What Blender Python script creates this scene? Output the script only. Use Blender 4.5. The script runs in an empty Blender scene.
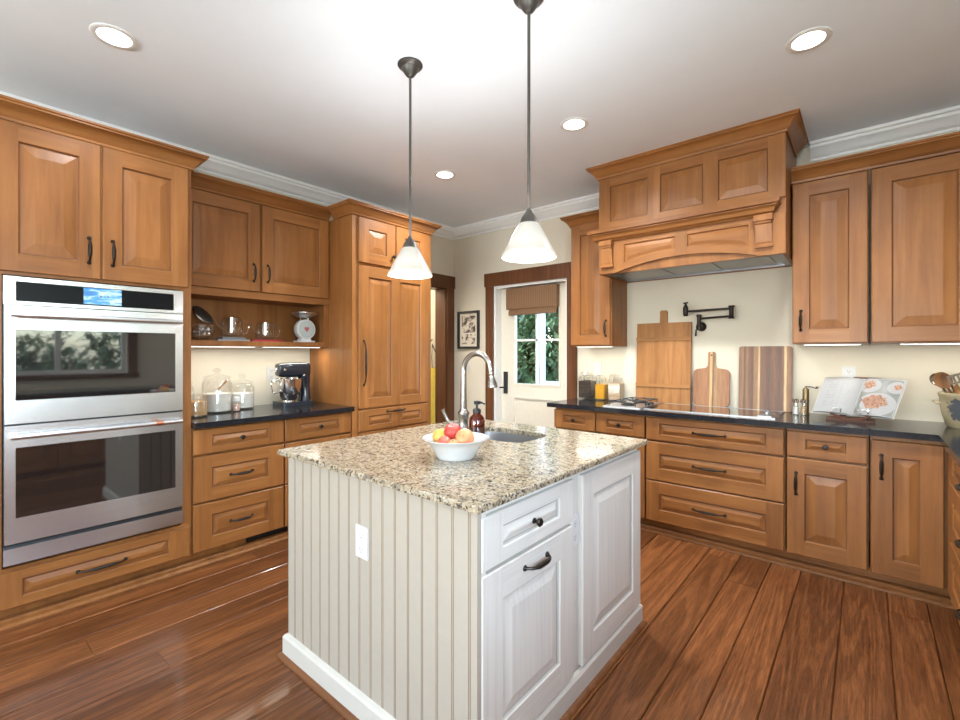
import bpy, bmesh, math, random
from mathutils import Vector, Matrix
random.seed(7)
PI = math.pi
SC = bpy.context.scene
COL = SC.collection

# ------------------------------------------------------------------ camera, world, lights, exposure
CAM = (3.80, -4.00, 1.345)
cam_d = bpy.data.cameras.new('camera')
cam = bpy.data.objects.new('camera', cam_d)
COL.objects.link(cam)
cam.location = CAM
cam.rotation_euler = (PI/2, 0, 0.70224)
cam_d.sensor_width = 36.0
cam_d.lens = 36.0*457.17/960
cam_d.shift_y = -7.6/960
cam_d.clip_start = 0.02
SC.camera = cam
SC.view_settings.view_transform = 'Standard'
SC.view_settings.look = 'None'
SC.view_settings.gamma = 1
SC.view_settings.exposure = 0.45
SC.view_settings.use_curve_mapping = False
SC.cycles.use_denoising = True
SC.cycles.max_bounces = 10
SC.cycles.diffuse_bounces = 5
SC.cycles.glossy_bounces = 5
SC.cycles.transmission_bounces = 8
SC.cycles.transparent_max_bounces = 16
SC.cycles.caustics_reflective = False
SC.cycles.caustics_refractive = False
SC.cycles.sample_clamp_indirect = 6

world = bpy.data.worlds.new('daylight')
SC.world = world
world.use_nodes = True
wn = world.node_tree
sky = wn.nodes.new('ShaderNodeTexSky')
sky.sky_type = 'NISHITA'
sky.sun_elevation = math.radians(52)
sky.sun_rotation = math.radians(200)
sky.sun_disc = False
sky.sun_intensity = 0.3
wn.links.new(sky.outputs[0], wn.nodes['Background'].inputs[0])
wn.nodes['Background'].inputs[1].default_value = 1.15


def lamp(name, kind, loc, energy, color, rot=(0, 0, 0), **kw):
    d = bpy.data.lights.new(name, kind)
    d.energy = energy
    d.color = color
    for k, v in kw.items():
        setattr(d, k, v)
    o = bpy.data.objects.new(name, d)
    COL.objects.link(o)
    o.location = loc
    o.rotation_euler = rot
    return o


DAY = (0.80, 0.915, 1.0)
WARM = (1.0, 0.86, 0.68)
SOFT = (0.94, 0.965, 0.985)
# fill lamps added at unseen windows to even out the light (front wall behind the camera, and the right wall)
lamp('window_fill', 'AREA', (1.35, -9.06, 1.35), 120, DAY, (PI/2+0.95, 0, 0), shape='RECTANGLE', size=1.6, size_y=1.3)  # front pair tilted upward to brighten the ceiling
lamp('window_fill', 'AREA', (3.65, -9.06, 1.35), 160, DAY, (PI/2+0.95, 0, 0), shape='RECTANGLE', size=1.6, size_y=1.3)
lamp('window_fill', 'AREA', (4.82, -4.3, 1.62), 60, DAY, (PI/2+0.2, 0, PI/2), shape='RECTANGLE', size=0.8, size_y=1.0)  # added beside the camera to light the island's right face
pt = lamp('window_portal', 'AREA', (4.80, -3.1, 1.62), 1, DAY, (PI/2, 0, PI/2), shape='RECTANGLE', size=1.3, size_y=1.07)
pt.data.cycles.is_portal = True

# ------------------------------------------------------------------ materials
def mat(name):
    m = bpy.data.materials.new(name)
    m.use_nodes = True
    nt = m.node_tree
    return m, nt, nt.nodes['Principled BSDF']


def N(nt, kind, **kw):
    n = nt.nodes.new(kind)
    for k, v in kw.items():
        setattr(n, k, v)
    return n


def setin(n, **kw):
    for k, v in kw.items():
        n.inputs[k.replace('_', ' ')].default_value = v
    return n


def ramp(nt, fac, stops):
    r = N(nt, 'ShaderNodeValToRGB')
    el = r.color_ramp.elements
    while len(el) > 1:
        el.remove(el[-1])
    el[0].position, el[0].color = stops[0][0], (*stops[0][1], 1)
    for p, c in stops[1:]:
        e = el.new(p)
        e.color = (*c, 1)
    nt.links.new(fac, r.inputs[0])
    return r.outputs[0]


def mixc(nt, fac, a, b, mode='MIX'):
    m = N(nt, 'ShaderNodeMix', data_type='RGBA', blend_type=mode)
    for s, v in ((m.inputs[0], fac), (m.inputs[6], a), (m.inputs[7], b)):
        if hasattr(v, 'is_output'):
            nt.links.new(v, s)
        elif isinstance(v, (int, float)):
            s.default_value = v
        else:
            s.default_value = (*v, 1)
    return m.outputs[2]


def coords(nt, scale, use_random=True):
    tc = N(nt, 'ShaderNodeTexCoord')
    mp = N(nt, 'ShaderNodeMapping')
    mp.inputs['Scale'].default_value = scale
    nt.links.new(tc.outputs['Object'], mp.inputs[0])
    if use_random:
        oi = N(nt, 'ShaderNodeObjectInfo')
        ml = N(nt, 'ShaderNodeMath', operation='MULTIPLY')
        ml.inputs[1].default_value = 37.0
        nt.links.new(oi.outputs['Random'], ml.inputs[0])
        cb = N(nt, 'ShaderNodeCombineXYZ')
        for i in range(3):
            nt.links.new(ml.outputs[0], cb.inputs[i])
        nt.links.new(cb.outputs[0], mp.inputs['Location'])
    return mp.outputs[0]


def noise(nt, vec, scale, detail=4, rough=0.55, dist=0.0):
    n = N(nt, 'ShaderNodeTexNoise')
    setin(n, Scale=scale, Detail=detail, Roughness=rough, Distortion=dist)
    nt.links.new(vec, n.inputs['Vector'])
    return n.outputs[0]


def bump(nt, b, height, strength, distance=0.01):
    n = N(nt, 'ShaderNodeBump')
    setin(n, Strength=strength, Distance=distance)
    nt.links.new(height, n.inputs['Height'])
    nt.links.new(n.outputs[0], b.inputs['Normal'])


def plain(name, color, rough=0.5, metal=0.0, coat=0.0, var=0.0, vscale=30):
    m, nt, b = mat(name)
    setin(b, Roughness=rough, Metallic=metal)
    b.inputs['Coat Weight'].default_value = coat
    b.inputs['Coat Roughness'].default_value = 0.08
    v = coords(nt, (1, 1, 1))
    nz = noise(nt, v, vscale, 3)
    k = max(var, 0.02)
    c = ramp(nt, nz, [(0.3, [x*(1-k) for x in color]), (0.7, [min(1, x*(1+k)) for x in color])])
    nt.links.new(c, b.inputs['Base Color'])
    return m


def wood(name, axis, dark, mid, light, rough=0.40, coat=0.12, grain=13, tint=0.10, stretch=0.8, blotch=0.30, strips=0):
    m, nt, b = mat(name)
    sc = [grain, grain, grain]
    sc[axis] = stretch
    v = coords(nt, sc)
    g = noise(nt, v, 1.6, 6, 0.62, 0.5)
    c = ramp(nt, g, [(0.28, dark), (0.5, mid), (0.74, light)])
    sc2 = [3.2, 3.2, 3.2]
    sc2[axis] = 1.4
    v2 = coords(nt, sc2)
    bl = noise(nt, v2, 1.3, 4, 0.6, 0.3)
    shade = ramp(nt, bl, [(0.25, (1-blotch,)*3), (0.7, (1, 1, 1))])
    c = mixc(nt, 1.0, c, shade, 'MULTIPLY')
    if strips:      # the boards a panel is glued up from
        sx = N(nt, 'ShaderNodeSeparateXYZ')
        nt.links.new(coords(nt, (strips, strips, strips)), sx.inputs[0])
        fl = N(nt, 'ShaderNodeMath', operation='FLOOR')
        nt.links.new(sx.outputs[2 if axis == 0 else 0], fl.inputs[0])
        wh = N(nt, 'ShaderNodeTexWhiteNoise', noise_dimensions='1D')
        nt.links.new(fl.outputs[0], wh.inputs['W'])
        c = mixc(nt, 1.0, c, ramp(nt, wh.outputs[0], [(0, (0.86, 0.84, 0.82)), (1, (1.05, 1.05, 1.05))]), 'MULTIPLY')
    oi = N(nt, 'ShaderNodeObjectInfo')
    rr = ramp(nt, oi.outputs['Random'], [(0, (1-tint, 1-tint*1.25, 1-tint*1.5)), (1, (1, 1, 1))])
    c = mixc(nt, 1.0, c, rr, 'MULTIPLY')
    nt.links.new(c, b.inputs['Base Color'])
    setin(b, Roughness=rough)
    b.inputs['Specular IOR Level'].default_value = 0.32
    b.inputs['Coat Weight'].default_value = coat*0.5
    b.inputs['Coat Roughness'].default_value = 0.15
    bump(nt, b, g, 0.05, 0.004)
    return m


MD, MM, ML = (0.275, 0.104, 0.028), (0.355, 0.144, 0.041), (0.420, 0.184, 0.057)
WV = wood('maple_vertical', 2, MD, MM, ML, strips=10.5)
WH = wood('maple_horizontal', 0, MD, MM, ML, strips=10.5)
DK = (0.085, 0.030, 0.011), (0.14, 0.052, 0.019), (0.20, 0.08, 0.032)
DV = wood('dark_stained_vertical', 2, *DK, rough=0.4, grain=22)
DH = wood('dark_stained_horizontal', 0, *DK, rough=0.4, grain=22)

WALL = plain('cream_wall_paint', (0.70, 0.635, 0.51), 0.7, var=0.02, vscale=3)
CEIL = plain('white_ceiling_paint', (0.885, 0.93, 0.97), 0.8, var=0.01, vscale=2)
TRIM = plain('white_trim_paint', (0.80, 0.79, 0.76), 0.4)
DOORP = plain('cream_door_paint', (0.72, 0.66, 0.54), 0.42)
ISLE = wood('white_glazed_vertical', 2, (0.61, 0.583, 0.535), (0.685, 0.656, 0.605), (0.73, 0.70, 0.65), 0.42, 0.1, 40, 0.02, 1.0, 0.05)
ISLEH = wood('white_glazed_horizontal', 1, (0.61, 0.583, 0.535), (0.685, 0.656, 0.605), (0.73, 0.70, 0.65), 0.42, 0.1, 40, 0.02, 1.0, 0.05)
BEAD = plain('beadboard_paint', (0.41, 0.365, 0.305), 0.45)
GLAZE = plain('tan_glaze_in_groove', (0.30, 0.21, 0.13), 0.6)
BRONZE = plain('oil_rubbed_bronze', (0.035, 0.027, 0.022), 0.38, 0.75)
BRONZE2 = plain('pewter_bronze', (0.10, 0.09, 0.08), 0.42, 0.7)
PANELBLK = plain('black_control_glass', (0.006, 0.006, 0.007), 0.25)
PANELBLK.node_tree.nodes['Principled BSDF'].inputs['Specular IOR Level'].default_value = 0.12
BLACK = plain('black_enamel', (0.012, 0.012, 0.013), 0.35, 0.0)
RUBBER = plain('matte_black', (0.015, 0.015, 0.015), 0.7)
CHROME = plain('polished_chrome', (0.82, 0.82, 0.83), 0.08, 1.0)
WHITEP = plain('white_plastic', (0.66, 0.655, 0.64), 0.35)
CERAM = plain('white_glazed_ceramic', (0.62, 0.62, 0.62), 0.18, coat=0.3)
COPPER = plain('copper', (0.72, 0.30, 0.17), 0.25, 1.0)
NICKEL = plain('brushed_nickel', (0.36, 0.335, 0.31), 0.26, 1.0)
PAPER = plain('white_paper', (0.30, 0.30, 0.30), 0.6)
BRASS = plain('aged_brass', (0.26, 0.19, 0.10), 0.4, 1.0)
NAVY = plain('dark_navy_enamel', (0.018, 0.024, 0.036), 0.14, 0.0, 0.6)
GOLDW = plain('gold_honey', (0.75, 0.36, 0.02), 0.35)
PEPPER = plain('black_peppercorns', (0.035, 0.028, 0.024), 0.8, var=0.8, vscale=260)
FLOUR = plain('white_flour', (0.78, 0.75, 0.70), 0.9, var=0.03)
OATS = plain('brown_granola', (0.50, 0.30, 0.14), 0.9, var=0.5, vscale=130)
TANP = plain('tan_spice', (0.52, 0.33, 0.18), 0.9, var=0.12, vscale=60)
REDBK = plain('red_book_cloth', (0.35, 0.02, 0.045), 0.5)
GREYBK = plain('grey_book_cloth', (0.16, 0.17, 0.18), 0.5)
YELLOW = plain('mustard_cloth', (0.62, 0.38, 0.03), 0.8, var=0.1)
SPOON = wood('utensil_wood', 2, (0.30, 0.14, 0.05), (0.42, 0.21, 0.08), (0.5, 0.27, 0.12), 0.5, 0.0)
DKSPOON = wood('dark_utensil_wood', 2, (0.12, 0.05, 0.02), (0.2, 0.09, 0.035), (0.28, 0.13, 0.05), 0.5, 0.0)
SHOEW = wood('stained_shoe_wood', 0, (0.15, 0.058, 0.022), (0.21, 0.085, 0.034), (0.27, 0.12, 0.05), 0.4, 0.1)
PINE = wood('pine_board', 2, (0.328, 0.125, 0.032), (0.426, 0.184, 0.055), (0.508, 0.244, 0.083), 0.5, 0.05, 14)
PINEH = wood('pine_batten', 0, (0.377, 0.155, 0.041), (0.476, 0.214, 0.064), (0.541, 0.266, 0.096), 0.5, 0.05, 14)
CORK = wood('stand_wood', 0, (0.07, 0.022, 0.010), (0.11, 0.036, 0.016), (0.16, 0.055, 0.026), 0.5, 0.0)


def steel_mat():
    m, nt, b = mat('brushed_steel')
    v = coords(nt, (0.6, 60, 60), False)
    n = noise(nt, v, 3.0, 4)
    c = ramp(nt, n, [(0.3, (0.66, 0.66, 0.665)), (0.7, (0.76, 0.76, 0.76))])
    nt.links.new(c, b.inputs['Base Color'])
    setin(b, Metallic=1.0, Roughness=0.27)
    return m


STEEL = steel_mat()
LSTEEL = plain('light_satin_steel', (0.72, 0.72, 0.73), 0.38, 1.0)
DSTEEL = plain('dull_grey_steel', (0.30, 0.30, 0.31), 0.33, 1.0)
SSTEEL = plain('satin_sink_steel', (0.40, 0.40, 0.41), 0.45, 1.0)


def glass_mat(name, tint, base_alpha=0.06):
    m, nt, b = mat(name)
    nt.nodes.remove(b)
    out = nt.nodes['Material Output']
    tr = N(nt, 'ShaderNodeBsdfTransparent')
    tr.inputs[0].default_value = (*tint, 1)
    gl = N(nt, 'ShaderNodeBsdfGlossy')
    gl.inputs['Color'].default_value = (1, 1, 1, 1)
    gl.inputs['Roughness'].default_value = 0.03
    lw = N(nt, 'ShaderNodeLayerWeight')
    lw.inputs[0].default_value = 0.25
    r = ramp(nt, lw.outputs['Facing'], [(0.0, (base_alpha,)*3), (0.75, (0.16,)*3), (1.0, (0.75,)*3)])
    mx = N(nt, 'ShaderNodeMixShader')
    tint_r = ramp(nt, lw.outputs['Facing'], [(0.0, tint), (0.55, tint), (0.9, [v*0.55 for v in tint]), (1.0, [v*0.4 for v in tint])])
    nt.links.new(tint_r, tr.inputs[0])
    nt.links.new(r, mx.inputs[0])
    nt.links.new(tr.outputs[0], mx.inputs[1])
    nt.links.new(gl.outputs[0], mx.inputs[2])
    nt.links.new(mx.outputs[0], out.inputs[0])
    return m


GLASS = glass_mat('clear_glass', (0.965, 0.97, 0.965), 0.07)
PANE = glass_mat('window_glass', (0.96, 0.98, 0.97), 0.04)
AMBER = glass_mat('amber_glass', (0.62, 0.24, 0.05), 0.06)

m, nt, b = mat('oven_black_glass')
setin(b, Base_Color=(0.012, 0.011, 0.011, 1), Roughness=0.04)
b.inputs['Specular IOR Level'].default_value = 1.0
b.inputs['Coat Weight'].default_value = 1.0
b.inputs['Coat Roughness'].default_value = 0.02
OVENGLASS = m

m, nt, b = mat('black_granite')
v = coords(nt, (1, 1, 1), False)
n1 = noise(nt, v, 420, 2, 0.7)
n2 = noise(nt, v, 60, 3, 0.7)
c1 = ramp(nt, n1, [(0.50, (0.010, 0.011, 0.014)), (0.66, (0.03, 0.034, 0.042)), (0.8, (0.14, 0.15, 0.17))])
c2 = ramp(nt, n2, [(0.4, (0.6, 0.6, 0.6)), (0.7, (1.3, 1.3, 1.35))])
nt.links.new(mixc(nt, 1.0, c1, c2, 'MULTIPLY'), b.inputs['Base Color'])
setin(b, Roughness=0.13)
b.inputs['Specular IOR Level'].default_value = 0.5
b.inputs['Coat Weight'].default_value = 0.0
b.inputs['Coat Roughness'].default_value = 0.1
BLKGR = m

m, nt, b = mat('speckled_granite')
v = coords(nt, (1, 1, 1), False)
vo = N(nt, 'ShaderNodeTexVoronoi')
vo.inputs['Scale'].default_value = 135
nt.links.new(v, vo.inputs['Vector'])
sep = N(nt, 'ShaderNodeSeparateColor')
nt.links.new(vo.outputs['Color'], sep.inputs[0])
big = noise(nt, v, 26, 4, 0.65, 0.4)
fine = noise(nt, v, 150, 3, 0.7)
c = ramp(nt, sep.outputs[0], [(0.0, (0.240, 0.180, 0.104)), (0.25, (0.376, 0.308, 0.208)), (0.5, (0.480, 0.424, 0.328)), (0.75, (0.320, 0.248, 0.152)), (1.0, (0.448, 0.424, 0.368))])
c = mixc(nt, ramp(nt, big, [(0.55, (0, 0, 0)), (0.64, (1, 1, 1))]), c, mixc(nt, sep.outputs[1], (0.160, 0.120, 0.084), (0.232, 0.200, 0.160)))
gate = N(nt, 'ShaderNodeMath', operation='MULTIPLY')
nt.links.new(ramp(nt, sep.outputs[2], [(0.60, (0, 0, 0)), (0.68, (1, 1, 1))]), gate.inputs[0])
nt.links.new(ramp(nt, noise(nt, v, 45, 3, 0.6), [(0.46, (0, 0, 0)), (0.53, (1, 1, 1))]), gate.inputs[1])
c = mixc(nt, gate.outputs[0], c, (0.075, 0.058, 0.045))
c = mixc(nt, ramp(nt, fine, [(0.60, (0, 0, 0)), (0.68, (1, 1, 1))]), c, (0.10, 0.075, 0.055))
nt.links.new(c, b.inputs['Base Color'])
setin(b, Roughness=0.14)
b.inputs['Specular IOR Level'].default_value = 0.6
GRAN = m

m, nt, b = mat('wide_plank_floor')
at = N(nt, 'ShaderNodeAttribute', attribute_name='plank')
sepa = N(nt, 'ShaderNodeSeparateColor')
nt.links.new(at.outputs['Color'], sepa.inputs[0])
tc = N(nt, 'ShaderNodeTexCoord')
ofs = N(nt, 'ShaderNodeVectorMath', operation='MULTIPLY_ADD')
ofs.inputs[1].default_value = (50, 50, 50)
nt.links.new(at.outputs['Color'], ofs.inputs[0])
nt.links.new(tc.outputs['Object'], ofs.inputs[2])
mp = N(nt, 'ShaderNodeMapping')
mp.inputs['Scale'].default_value = (1.0, 0.05, 1.0)
nt.links.new(ofs.outputs[0], mp.inputs[0])
rings = noise(nt, mp.outputs[0], 4.5, 2, 0.4, 0.4)
wv = N(nt, 'ShaderNodeMath', operation='MULTIPLY')
wv.inputs[1].default_value = 120.0
nt.links.new(rings, wv.inputs[0])
sn = N(nt, 'ShaderNodeMath', operation='SINE')
nt.links.new(wv.outputs[0], sn.inputs[0])
fib = noise(nt, mp.outputs[0], 120, 6, 0.78)
c = ramp(nt, fib, [(0.32, (0.075, 0.024, 0.008)), (0.5, (0.175, 0.062, 0.020)), (0.68, (0.265, 0.102, 0.035))])
band = ramp(nt, sn.outputs[0], [(0.0, (0.74, 0.71, 0.68)), (0.12, (0.90, 0.89, 0.88)), (0.35, (1.0, 1.0, 1.0)), (1.0, (1.05, 1.05, 1.04))])
c = mixc(nt, 1.0, c, band, 'MULTIPLY')
pl = ramp(nt, sepa.outputs[0], [(0.0, (0.66, 0.63, 0.62)), (0.5, (0.95, 0.95, 0.95)), (1.0, (1.28, 1.28, 1.28))])
c = mixc(nt, 1.0, c, pl, 'MULTIPLY')
kn = noise(nt, ofs.outputs[0], 5.5, 1, 0.4)
c = mixc(nt, ramp(nt, kn, [(0.76, (0, 0, 0)), (0.80, (0.8, 0.8, 0.8))]), c, (0.02, 0.008, 0.004))
nt.links.new(c, b.inputs['Base Color'])
setin(b, Roughness=0.36)
b.inputs['Specular IOR Level'].default_value = 0.25
b.inputs['Coat Weight'].default_value = 0.24
b.inputs['Coat Roughness'].default_value = 0.10
bump(nt, b, fib, 0.12, 0.004)
FLOORM = m


def stripes_mat(name, stops, scale, axis=0, wobble=0.5):
    """wood glued up from strips of different colour, running along z"""
    m, nt, b = mat(name)
    v = coords(nt, (scale, scale, 0.35), False)
    sx = N(nt, 'ShaderNodeSeparateXYZ')
    nt.links.new(v, sx.inputs[0])
    w = noise(nt, v, 0.7, 2, 0.5)
    ad = N(nt, 'ShaderNodeMath', operation='MULTIPLY_ADD')
    ad.inputs[1].default_value = wobble
    nt.links.new(w, ad.inputs[0])
    half = N(nt, 'ShaderNodeMath', operation='ADD')
    half.inputs[1].default_value = 0.5-wobble*0.5
    nt.links.new(sx.outputs[axis], half.inputs[0])
    nt.links.new(half.outputs[0], ad.inputs[2])
    c = ramp(nt, ad.outputs[0], stops)
    g = noise(nt, coords(nt, (60, 60, 2.5), False), 1.5, 5, 0.6, 0.4)
    c = mixc(nt, 1.0, c, ramp(nt, g, [(0.3, (0.66, 0.62, 0.58)), (0.65, (1.05, 1.05, 1.05))]), 'MULTIPLY')
    nt.links.new(c, b.inputs['Base Color'])
    setin(b, Roughness=0.42)
    return m


A1, A2, A3, SAP = (0.115, 0.048, 0.024), (0.20, 0.085, 0.038), (0.31, 0.155, 0.066), (0.62, 0.43, 0.22)
ACACIA = stripes_mat('acacia_board', [(0.0, A2), (0.08, A3), (0.11, A1), (0.16, A3), (0.2, A2), (0.27, A1), (0.30, A3), (0.36, A3), (0.385, SAP), (0.40, SAP), (0.415, A2), (0.58, A1), (0.66, A2), (0.78, A1), (0.845, A2), (0.86, SAP), (0.89, SAP), (0.905, A3), (1.0, A2)], 2.95, 0, 0.05)
PADDLE = stripes_mat('paddle_board_wood', [(0.0, (0.33, 0.13, 0.05)), (0.30, (0.40, 0.18, 0.07)), (0.44, (0.36, 0.15, 0.06)), (0.47, (0.62, 0.38, 0.16)), (0.52, (0.62, 0.38, 0.16)), (0.54, (0.16, 0.07, 0.03)), (0.60, (0.44, 0.24, 0.10)), (0.8, (0.38, 0.17, 0.07)), (1.0, (0.36, 0.15, 0.06))], 3.8, 0, 0.04)


def emit_mat(name, color, strength):
    m, nt, b = mat(name)
    setin(b, Base_Color=(0.8, 0.8, 0.8, 1))
    b.inputs['Emission Color'].default_value = (*color, 1)
    b.inputs['Emission Strength'].default_value = strength
    return m


LENS = emit_mat('lit_lamp_lens', (1, 0.97, 0.92), 6.0)
STRIP = emit_mat('lit_light_strip', (1, 0.93, 0.82), 4.0)
BULB = emit_mat('lit_bulb', (1, 0.94, 0.85), 10.0)
m, nt, b = mat('opal_glass_shade')
tc = N(nt, 'ShaderNodeTexCoord')
sx = N(nt, 'ShaderNodeSeparateXYZ')
nt.links.new(tc.outputs['Object'], sx.inputs[0])
mr = N(nt, 'ShaderNodeMapRange')
mr.inputs['From Min'].default_value = 1.736-2.815
mr.inputs['From Max'].default_value = 1.880-2.815
nt.links.new(sx.outputs[2], mr.inputs[0])
c = ramp(nt, mr.outputs[0], [(0.0, (1.0, 0.97, 0.93)), (0.08, (0.95, 0.90, 0.82)), (0.16, (0.55, 0.45, 0.33)), (0.45, (0.70, 0.67, 0.63)), (0.7, (0.5, 0.46, 0.40)), (1.0, (0.3, 0.25, 0.19))])
nt.links.new(c, b.inputs['Emission Color'])
b.inputs['Emission Strength'].default_value = 0.30
setin(b, Base_Color=(0.42, 0.40, 0.36, 1), Roughness=0.25)
SHADE = m

m, nt, b = mat('oven_display')
v = coords(nt, (1, 1, 1), False)
n1 = noise(nt, coords(nt, (14, 14, 45), False), 1.0, 4, 0.6, 0.5)
c = ramp(nt, n1, [(0.35, (0.02, 0.18, 0.55)), (0.5, (0.06, 0.36, 0.80)), (0.62, (0.55, 0.8, 0.95)), (0.75, (0.8, 0.92, 1.0))])
nt.links.new(c, b.inputs['Emission Color'])
b.inputs['Emission Strength'].default_value = 0.9
setin(b, Base_Color=(0.01, 0.01, 0.01, 1), Roughness=0.1)
DISPLAY = m

m, nt, b = mat('woven_bamboo')
v = coords(nt, (1, 1, 1), False)
w1 = N(nt, 'ShaderNodeTexWave', wave_type='BANDS', bands_direction='Z')
setin(w1, Scale=38, Distortion=0.6)
nt.links.new(v, w1.inputs['Vector'])
w2 = N(nt, 'ShaderNodeTexWave', wave_type='BANDS', bands_direction='X')
setin(w2, Scale=14, Distortion=0.5)
nt.links.new(v, w2.inputs['Vector'])
c = ramp(nt, w1.outputs[0], [(0.2, (0.11, 0.05, 0.022)), (0.6, (0.27, 0.14, 0.065)), (1.0, (0.34, 0.19, 0.09))])
c = mixc(nt, 1.0, c, ramp(nt, w2.outputs[0], [(0.02, (0.45, 0.42, 0.4)), (0.25, (1, 1, 1))]), 'MULTIPLY')
nt.links.new(c, b.inputs['Base Color'])
setin(b, Roughness=0.7)
BAMBOO = m

m, nt, b = mat('blue_decorated_stoneware')
v = coords(nt, (1, 1, 1), False)
d1 = N(nt, 'ShaderNodeVectorMath', operation='DISTANCE')
nt.links.new(v, d1.inputs[0])
d1.inputs[1].default_value = (-0.05, -0.115, 0.105)
blob = noise(nt, v, 34, 3, 0.6, 1.2)
dm = N(nt, 'ShaderNodeMath', operation='MULTIPLY_ADD')
dm.inputs[1].default_value = -7.0
dm.inputs[2].default_value = 0.92
nt.links.new(d1.outputs['Value'], dm.inputs[0])
ml = N(nt, 'ShaderNodeMath', operation='MULTIPLY')
nt.links.new(blob, ml.inputs[0])
nt.links.new(dm.outputs[0], ml.inputs[1])
base = ramp(nt, noise(nt, v, 9, 4), [(0.3, (0.30, 0.245, 0.14)), (0.7, (0.40, 0.335, 0.21))])
c = mixc(nt, ramp(nt, ml.outputs[0], [(0.20, (0, 0, 0)), (0.25, (0.9, 0.9, 0.9))]), base, (0.045, 0.06, 0.085))
nt.links.new(c, b.inputs['Base Color'])
setin(b, Roughness=0.22)
STONE = m


def fruit_mat(name, stops, scale=9):
    m, nt, b = mat(name)
    n = noise(nt, coords(nt, (1, 1, 1)), scale, 3, 0.6, 0.4)
    nt.links.new(ramp(nt, n, stops), b.inputs['Base Color'])
    setin(b, Roughness=0.38)
    return m


RED = fruit_mat('red_peach_skin', [(0.35, (0.396, 0.022, 0.025)), (0.55, (0.446, 0.050, 0.036)), (0.72, (0.540, 0.238, 0.094))])
PEACH = fruit_mat('peach_skin', [(0.32, (0.533, 0.115, 0.058)), (0.5, (0.576, 0.274, 0.115)), (0.7, (0.590, 0.374, 0.173))])
YEL = fruit_mat('yellow_peach_skin', [(0.3, (0.576, 0.259, 0.043)), (0.6, (0.590, 0.374, 0.079)), (0.8, (0.540, 0.144, 0.050))])
PINK = fruit_mat('pink_peach_skin', [(0.3, (0.490, 0.043, 0.043)), (0.6, (0.562, 0.173, 0.101)), (0.8, (0.576, 0.324, 0.144))])

m, nt, b = mat('leaf_green')
oi = N(nt, 'ShaderNodeObjectInfo')
n = noise(nt, coords(nt, (1, 1, 1)), 1.7, 4, 0.7)
c = ramp(nt, n, [(0.3, (0.018, 0.045, 0.018)), (0.5, (0.065, 0.125, 0.05)), (0.68, (0.22, 0.33, 0.15))])
nt.links.new(c, b.inputs['Base Color'])
setin(b, Roughness=0.5)
LEAF = m
GRASS = plain('lawn_green', (0.10, 0.20, 0.05), 0.9, var=0.4, vscale=20)
BARK = plain('bark', (0.08, 0.05, 0.035), 0.9, var=0.3)
DECK = plain('painted_porch_board', (0.42, 0.43, 0.45), 0.6, var=0.05)

m, nt, b = mat('picture_print')
v = coords(nt, (1, 1, 1), False)
n = noise(nt, v, 17, 3, 0.6, 0.3)
c = ramp(nt, n, [(0.44, (0.62, 0.56, 0.47)), (0.52, (0.30, 0.24, 0.2)), (0.58, (0.045, 0.03, 0.03))])
nt.links.new(c, b.inputs['Base Color'])
setin(b, Roughness=0.3)
PRINT = m
m, nt, b = mat('food_photo')
v = coords(nt, (1, 1, 1), False)
n = noise(nt, v, 60, 4, 0.7, 1.5)
c = ramp(nt, n, [(0.35, (0.08, 0.02, 0.012)), (0.46, (0.20, 0.06, 0.03)), (0.55, (0.38, 0.22, 0.12)), (0.66, (0.10, 0.03, 0.015))])
nt.links.new(c, b.inputs['Base Color'])
FOOD = m
TABLEP = plain('printed_tablecloth', (0.13, 0.133, 0.12), 0.35, var=0.35, vscale=14)
INK = plain('grey_ink', (0.22, 0.22, 0.23), 0.6)

# ------------------------------------------------------------------ geometry helpers
def rot(axis, deg):
    return Matrix.Rotation(math.radians(deg), 4, axis)


def T(x, y, z):
    return Matrix.Translation((x, y, z))


def obj(name, bm, mats, parent=None, xf=None, smooth=None, bevel=0.0, seg=1):
    if bevel:
        es = [e for e in bm.edges if len(e.link_faces) == 2 and e.calc_face_angle(0) > 0.5]
        bmesh.ops.bevel(bm, geom=es, offset=bevel, segments=seg, profile=0.5, affect='EDGES', clamp_overlap=True)
    bmesh.ops.recalc_face_normals(bm, faces=bm.faces) if smooth != 'keep' else None
    if xf is not None:
        bmesh.ops.transform(bm, matrix=xf, verts=bm.verts)
    if smooth:
        lim = math.radians(38)
        for f in bm.faces:
            f.smooth = True
        for e in bm.edges:
            e.smooth = len(e.link_faces) == 2 and e.calc_face_angle(0) < lim
    me = bpy.data.meshes.new(name)
    bm.to_mesh(me)
    bm.free()
    for mm in (mats if isinstance(mats, (list, tuple)) else [mats]):
        me.materials.append(mm)
    o = bpy.data.objects.new(name, me)
    COL.objects.link(o)
    if parent:
        o.parent = parent
    return o


def tag(o, label, cat, group=None, kind=None):
    o['label'] = label
    o['category'] = cat
    if group:
        o['group'] = group
    if kind:
        o['kind'] = kind
    return o


def thing(name, label, cat, loc=(0, 0, 0), rz=0, group=None):
    o = bpy.data.objects.new(name, None)
    o.empty_display_size = 0.1
    COL.objects.link(o)
    o.location = loc
    o.rotation_euler = (0, 0, rz)
    return tag(o, label, cat, group)


def struct(name, bm, mats, label=None, cat=None, **kw):
    o = obj(name, bm, mats, **kw)
    o['kind'] = 'structure'
    o['label'] = label or name.replace('_', ' ')
    o['category'] = cat or name.split('_')[0]
    return o


def dup(root, loc, label, rz=None):
    r = root.copy()
    COL.objects.link(r)
    r.location = loc
    if rz is not None:
        r.rotation_euler = (0, 0, rz)
    r['label'] = label
    for ch in root.children:
        c = ch.copy()
        COL.objects.link(c)
        c.parent = r
        for g in ch.children:
            d = g.copy()
            COL.objects.link(d)
            d.parent = c
    return r


def BM():
    return bmesh.new()


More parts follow.
